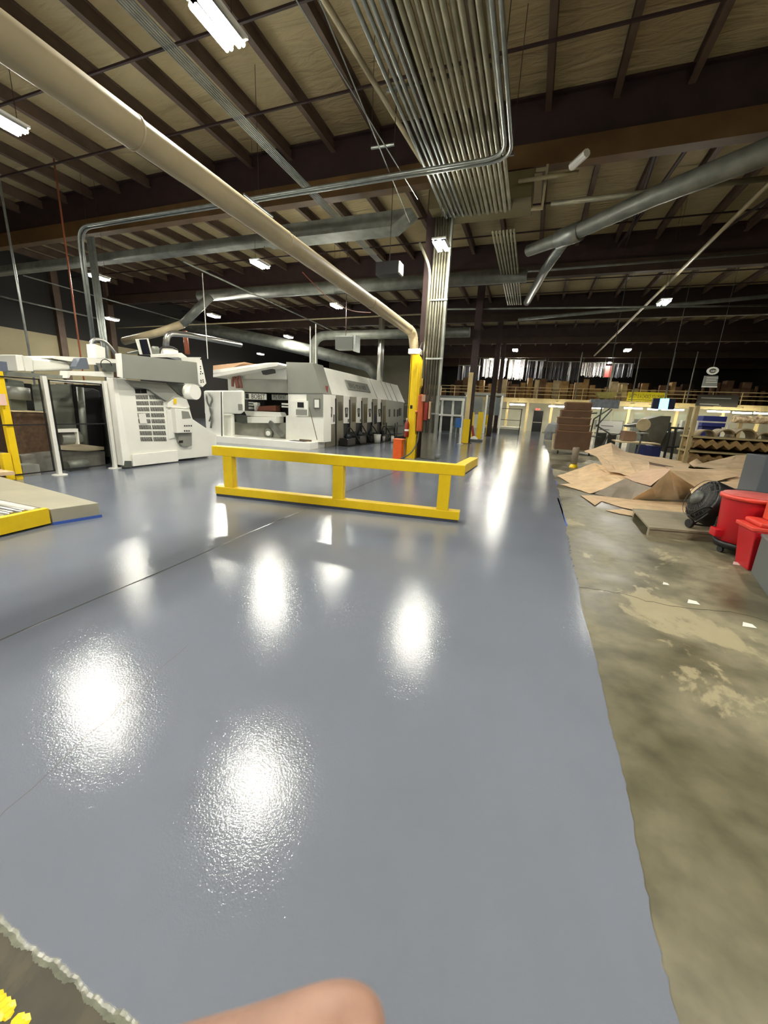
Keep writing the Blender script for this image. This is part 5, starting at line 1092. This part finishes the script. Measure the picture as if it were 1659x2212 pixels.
# wooden board / pallet
t = thing('wooden_skid', 'weathered board skid lying on the bare floor in front of the heap', 'pallet', (2.3, 6.8, 0))
pz = .1
obj('deck_board', MB().prism([(1.76, 6.22, pz), (3.3, 6.5, pz), (3.2, 7.75, pz), (1.82, 7.5, pz)], (0, 0, .035)), PALLET, t, bevel=.004)
obj('front_runner', MB().prism([(1.77, 6.235, 0), (3.3, 6.51, 0), (3.29, 6.6, 0), (1.77, 6.32, 0)], (0, 0, pz)), PALLET, t)
obj('rear_runner', MB().prism([(1.83, 7.38, 0), (3.2, 7.62, 0), (3.19, 7.71, 0), (1.83, 7.47, 0)], (0, 0, pz)), PALLET, t)

# drum fan
fc = at(1534, 1087, y=6.75)
t = thing('drum_fan', 'black tilted drum fan on a wheeled stand beside the red bin', 'fan', (fc.x, fc.y, .135))
ax = Vector((-.93, -.12, .36)).normalized()
R0 = .295
obj('shroud', MB().lathe(fc, [(R0, -.13), (R0+.015, -.12), (R0+.015, .1), (R0, .12), (R0-.02, .12), (R0-.02, -.13)], 32, ax), BLK, t, smooth=True)
g = MB()
u = ax.orthogonal().normalized(); v = ax.cross(u)
for k in range(24):
    a0 = 2*PI*k/24
    e = u*math.cos(a0)+v*math.sin(a0)
    g.tube([fc+ax*.18+e*.06, fc+ax*.17+e*.2, fc+ax*.12+e*R0], .004, 4)
for r in (.1, .2, .28):
    g.tube([fc+ax*(.175)+(u*math.cos(2*PI*k/24)+v*math.sin(2*PI*k/24))*r for k in range(25)], .004, 4, cap=False)
obj('front_grille', g, mat('fan_wire', (60, 62, 60), .4), t)
obj('rear_guard', MB().lathe(fc, [(R0-.03, .0), (.25, .14), (.1, .17)], 28, ax), mat('fan_back', (38, 39, 37), .5), t, smooth=True)
obj('motor', MB().lathe(fc, [(.1, .1), (.1, .22), (.05, .25)], 18, ax), MACHD, t, smooth=True)
z0 = .135
lf = fc + Vector((-.22, -.2, 0)); 
w1 = at(1487, 1141, y=6.5)
obj('stand', MB().tube([fc+u*R0*.0+Vector((-.1, -.3, -.1)), Vector((w1.x+.05, w1.y, .2))], .014, 8).tube([fc+Vector((.0, -.34, -.12)), Vector((fc.x-.02, fc.y-.38, .16)), Vector((fc.x+.35, fc.y-.36, .16))], .014, 8, bend=.05).tube([Vector((w1.x+.05, w1.y, .19)), Vector((fc.x+.3, fc.y-.2, .18))], .012, 8).tube([Vector((fc.x+.3, fc.y-.2, .18)), fc+Vector((.2, -.1, -.2))], .014, 8), BLK, t)
obj('wheel', MB().lathe((w1.x, w1.y, .2), [(.06, -.025), (.065, 0), (.06, .025)], 18, (1, .4, 0)), BLK, t, smooth=True)
obj('handle', MB().tube([fc+ax*.1+u*R0*.8+v*R0*.6, fc+ax*.2+u*R0*.9+v*R0*.6, fc+ax*.2+u*R0*.95+v*R0*-.3, fc+ax*.1+u*R0*.9-v*R0*.35], .012, 8, bend=.05), BLK, t)

# red round bin on dolly
bx_, by_ = 2.7, 5.95
t = thing('red_round_bin', 'red round waste bin standing on a black wheeled dolly', 'bin', (bx_, by_, .14))
obj('body', MB().lathe((bx_, by_, .15), [(.25, 0), (.27, .02), (.305, .56), (.305, .58)], 32), RED, t, smooth=True)
obj('rim', MB().lathe((bx_, by_, .15), [(.30, .545), (.33, .55), (.33, .595), (.29, .6)], 32), REDL, t, smooth=True)
obj('lid', MB().lathe((bx_, by_, .15), [(.315, .595), (.3, .615), (.1, .63), (.02, .63)], 32), mat('dusty_red_lid', (178, 84, 80), .5), t, smooth=True)
obj('handle', MB().box((bx_-.34, by_-.1, .2), (bx_-.25, by_+.06, .3)), RED, t, bevel=.01)
t = thing('bin_dolly', 'black round dolly with casters under the red bin', 'dolly', (bx_, by_, 0))
obj('ring', MB().lathe((bx_, by_, .08), [(.27, 0), (.29, .07), (.26, .08), (.2, .07)], 28), BLK, t, smooth=True)
for k in range(5):
    a0 = 2*PI*k/5 + .9
    c = obj('caster', MB().lathe((bx_+.23*math.cos(a0), by_+.23*math.sin(a0), .04), [(.038, -.015), (.038, .015)], 14, (1, .5, 0)), BLK, t)
# dark bin behind, tall grey cabinet at the edge
p = at(1622, 1062, y=7.4)
t = thing('dark_grey_bin', 'dark grey bin behind the red round bin', 'bin', (3.35, 7.4, 0))
obj('body', MB().lathe((3.25, 7.35, 0), [(.2, 0), (.24, .58), (.24, .6)], 24), GREYB, t, smooth=True)
obj('rim', MB().lathe((3.25, 7.35, .56), [(.24, 0), (.27, 0), (.27, .05), (.24, .05)], 24), mat('dark_slate', (56, 64, 72), .5), t, smooth=True)
a = at(1655, 986, y=7.8); b = at(1655, 986, y=7.8)
single('blue_grey_cabinet', MB().box((a.x, 7.8, 0), (a.x+1.0, 8.4, b.z)), mat('slate_cabinet', (86, 92, 100), .5), 'blue-grey cabinet cut by the right edge behind the bins', 'cabinet', bevel=.01)
# square red bin + grey bin at the right edge
t = thing('square_red_bin', 'square red bin with lid at the right edge beyond the grey bin', 'bin', (2.7, 5.0, 0))
obj('body', MB().add([(2.5, 5.24, 0), (2.92, 5.24, 0), (2.92, 5.54, 0), (2.5, 5.54, 0), (2.46, 5.22, .46), (2.96, 5.22, .46), (2.96, 5.6, .46), (2.46, 5.6, .46)], [(0,3,2,1), (4,5,6,7), (0,1,5,4), (1,2,6,5), (2,3,7,6), (3,0,4,7)]), RED, t, bevel=.01)
obj('rim', MB().box((2.43, 5.215, .455), (2.99, 5.61, .5)), REDL, t, bevel=.01)
obj('lid', MB().box((2.5, 5.24, .5), (2.97, 5.6, .555)), REDL, t, bevel=.02)
single('orange_carton', MB().box((2.64, 5.27, .556), (2.94, 5.56, .78)), mat('orange_red_card', (204, 70, 36), .6), 'orange-red box standing on the lid of the square red bin', 'box', bevel=.01)
t = thing('square_grey_bin', 'dark grey box bin at the right edge in front of the square red bin', 'bin', (2.7, 4.4, 0))
obj('body', MB().prism([(2.51, 5.19, 0), (2.31, 4.35, 0), (2.9, 4.2, 0), (3.1, 5.05, 0)], (0, 0, .42)), GREYB, t, bevel=.008)
obj('rim', MB().prism([(2.50, 5.20, .42), (2.30, 4.34, .42), (2.91, 4.19, .42), (3.11, 5.06, .42)], (0, 0, .03)), GREYB, t, bevel=.008)
for k, ((px, py), s_, lab) in enumerate([((1596, 1219), .07, 'white scrap of paper beside the red bin dolly'), ((1497, 1302), .05, 'small pale scrap on the crack in the bare floor'), ((1617, 1352), .05, 'folded white scrap near the right edge'), ((1438, 1262), .03, 'tiny scrap on the bare floor')]):
    p = at(px, py, z=.004); single('paper_scrap', MB().add([(p.x-s_, p.y-s_*.5, .003), (p.x+s_, p.y-s_*.3, .003), (p.x+s_*.7, p.y+s_*.6, .012), (p.x-s_*.6, p.y+s_*.5, .02)], [(0, 1, 2, 3)]), WHITE, lab, 'scrap')

# ============================================================ FINGERTIP OF THE PERSON HOLDING THE CAMERA
def cam_pt(px, py, dep): return at(px, py, d=dep)
D = .085
def skinned(name, pts, edges, radii, m):
    me = bpy.data.meshes.new(name); me.from_pydata([tuple(p) for p in pts], edges, []); me.update(); me.materials.append(m)
    o = bpy.data.objects.new(name, me); C.objects.link(o)
    s = o.modifiers.new('skin', 'SKIN')
    for i, r in enumerate(radii): me.skin_vertices[0].data[i].radius = (r, r)
    me.skin_vertices[0].data[0].use_root = True
    s.use_smooth_shade = True
    u_ = o.modifiers.new('sub', 'SUBSURF'); u_.levels = u_.render_levels = 3
    return o
pts = [cam_pt(-300, 2900, .13), cam_pt(60, 2560, .11), cam_pt(330, 2370, .09), cam_pt(590, 2300, D), cam_pt(750, 2236, D), cam_pt(835, 2275, D)]
# palm and the four other fingers, below the frame
fing = []
edges = [(0, 1), (1, 2), (2, 3), (3, 4), (4, 5)]; rad = [.026, .017, .0105, .0100, .0104, .0075]
base_i = 0
for k in range(4):
    q0 = len(pts); o0 = 60*k
    pts += [cam_pt(-100+200*k, 3000+40*k, .15), cam_pt(150+180*k, 2850+30*k, .17), cam_pt(330+170*k, 2800, .2)]
    edges += [(0, q0) if k == 0 else (q0-3, q0), (q0, q0+1), (q0+1, q0+2)]; rad += [.011-.0005*k, .0085, .007]
pr_ = skinned('person', pts, edges, rad, SKIN)
tag(pr_, 'blurred bare fingertip of the person holding the camera, at the bottom edge', 'person')
